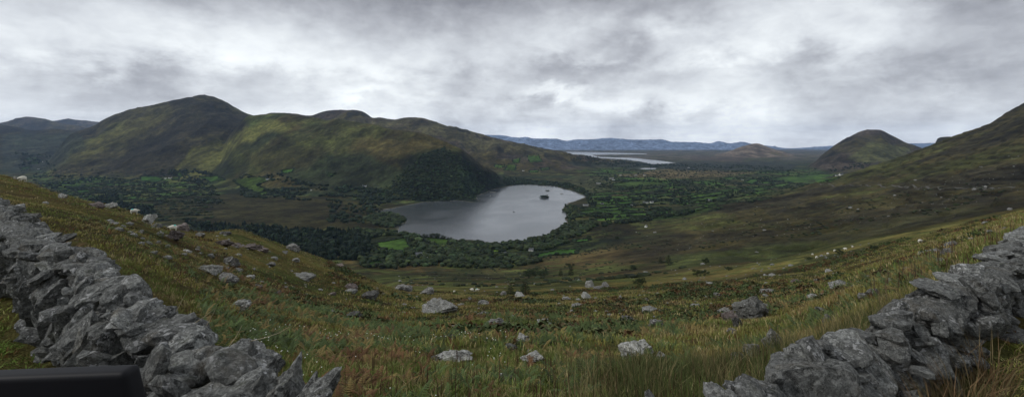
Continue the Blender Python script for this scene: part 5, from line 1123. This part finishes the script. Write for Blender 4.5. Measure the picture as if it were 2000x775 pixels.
def blob(px, y, rx, ry, amp):
    """a thicker (dark) or thinner (bright) part of the cloud deck, fixed to a compass direction and height"""
    global s
    v = Vector(((px-1000)/F, 1, -(y-HZ)/F)).normalized()
    az, el = math.atan2(v.x, v.y), math.asin(v.z)
    a = k.math('SUBTRACT', k.math('ADD', k.math('ARCTAN2', X_, Y_), k.math('MULTIPLY', k.math('SUBTRACT', n3, .5), .35)), az)
    e = k.math('SUBTRACT', k.math('ADD', k.math('ARCSINE', Z_), k.math('MULTIPLY', k.math('SUBTRACT', n4, .5), .16)), el)
    r2 = k.math('ADD', k.math('POWER', k.math('DIVIDE', k.math('ABSOLUTE', a), rx/F), 2.), k.math('POWER', k.math('DIVIDE', k.math('ABSOLUTE', e), ry/F), 2.))
    s = k.math('ADD', s, k.math('MULTIPLY', k.math('EXPONENT', k.math('MULTIPLY', r2, -1.)), amp))
for b in SKY_BLOBS: blob(*b)
s = k.math('ADD', s, .5)
cc = k.ramp(s, [(0., (.16, .165, .185)), (.25, (.27, .28, .305)), (.5, (.42, .44, .465)), (.72, (.55, .575, .59)), (1., (.66, .69, .70))])
# overhead (out of the picture) the deck is a bit brighter, as an overcast sky is
zb = k.ramp(Z_, [(0., 1.2), (.1, 1.), (.45, .95), (.9, .8)])
cc = k.mix(1., cc, zb, 'MULTIPLY')
bg2 = k.n('ShaderNodeBackground'); k.l(cc, bg2.inputs[0]); bg2.inputs[1].default_value = SKY_E
mx = k.n('ShaderNodeMixShader'); mx.inputs[0].default_value = .93; k.l(bg1.outputs[0], mx.inputs[1]); k.l(bg2.outputs[0], mx.inputs[2])
ow = k.n('ShaderNodeOutputWorld'); k.l(mx.outputs[0], ow.inputs[0])
w.cycles.sampling_method = 'MANUAL'; w.cycles.sample_map_resolution = 1024

sd_ = bpy.data.lights.new('sun', 'SUN'); sd_.energy = SUN_E; sd_.angle = math.radians(14); sd_.color = (1, .97, .92)
so = bpy.data.objects.new('sun', sd_); COL.objects.link(so); so.location = (0, 0, 600)
dv = Vector((math.sin(SUN_AZ)*math.cos(SUN_EL), math.cos(SUN_AZ)*math.cos(SUN_EL), math.sin(SUN_EL)))
so.rotation_euler = dv.to_track_quat('Z', 'Y').to_euler()

zmax = float(Zg.max())+6
hz = NT('haze_air'); pv = hz.n('ShaderNodeVolumePrincipled'); pv.inputs['Color'].default_value = (*HAZE_COL, 1); pv.inputs['Density'].default_value = HAZE
pv.inputs['Anisotropy'].default_value = .2; ho = hz.n('ShaderNodeOutputMaterial'); hz.l(pv.outputs[0], ho.inputs['Volume'])
XR, YB, YF = 29700., -15500., 17700.; z0 = float(min(Zg.min(), -7))-1
V = [(x, y, z) for z in (z0, zmax) for x, y in ((-XR, YB), (XR, YB), (XR, YF), (-XR, YF))]
q = np.array([[0, 3, 2, 1], [4, 5, 6, 7], [0, 1, 5, 4], [1, 2, 6, 5], [2, 3, 7, 6], [3, 0, 4, 7]])
tag(link('haze', mesh_np('haze', V, q, hz.m)), 'thin bluish haze in the air over the valley', None, None, 'stuff')

scene.view_settings.view_transform = 'Standard'; scene.view_settings.look = 'None'; scene.view_settings.gamma = 1; scene.view_settings.use_curve_mapping = False
scene.view_settings.exposure = EXPO
scene.render.engine = 'CYCLES'
cy = scene.cycles; cy.use_denoising = True; cy.max_bounces = 5; cy.diffuse_bounces = 2; cy.glossy_bounces = 3; cy.transmission_bounces = 2; cy.volume_bounces = 1; cy.transparent_max_bounces = 8
cy.sample_clamp_indirect = 4
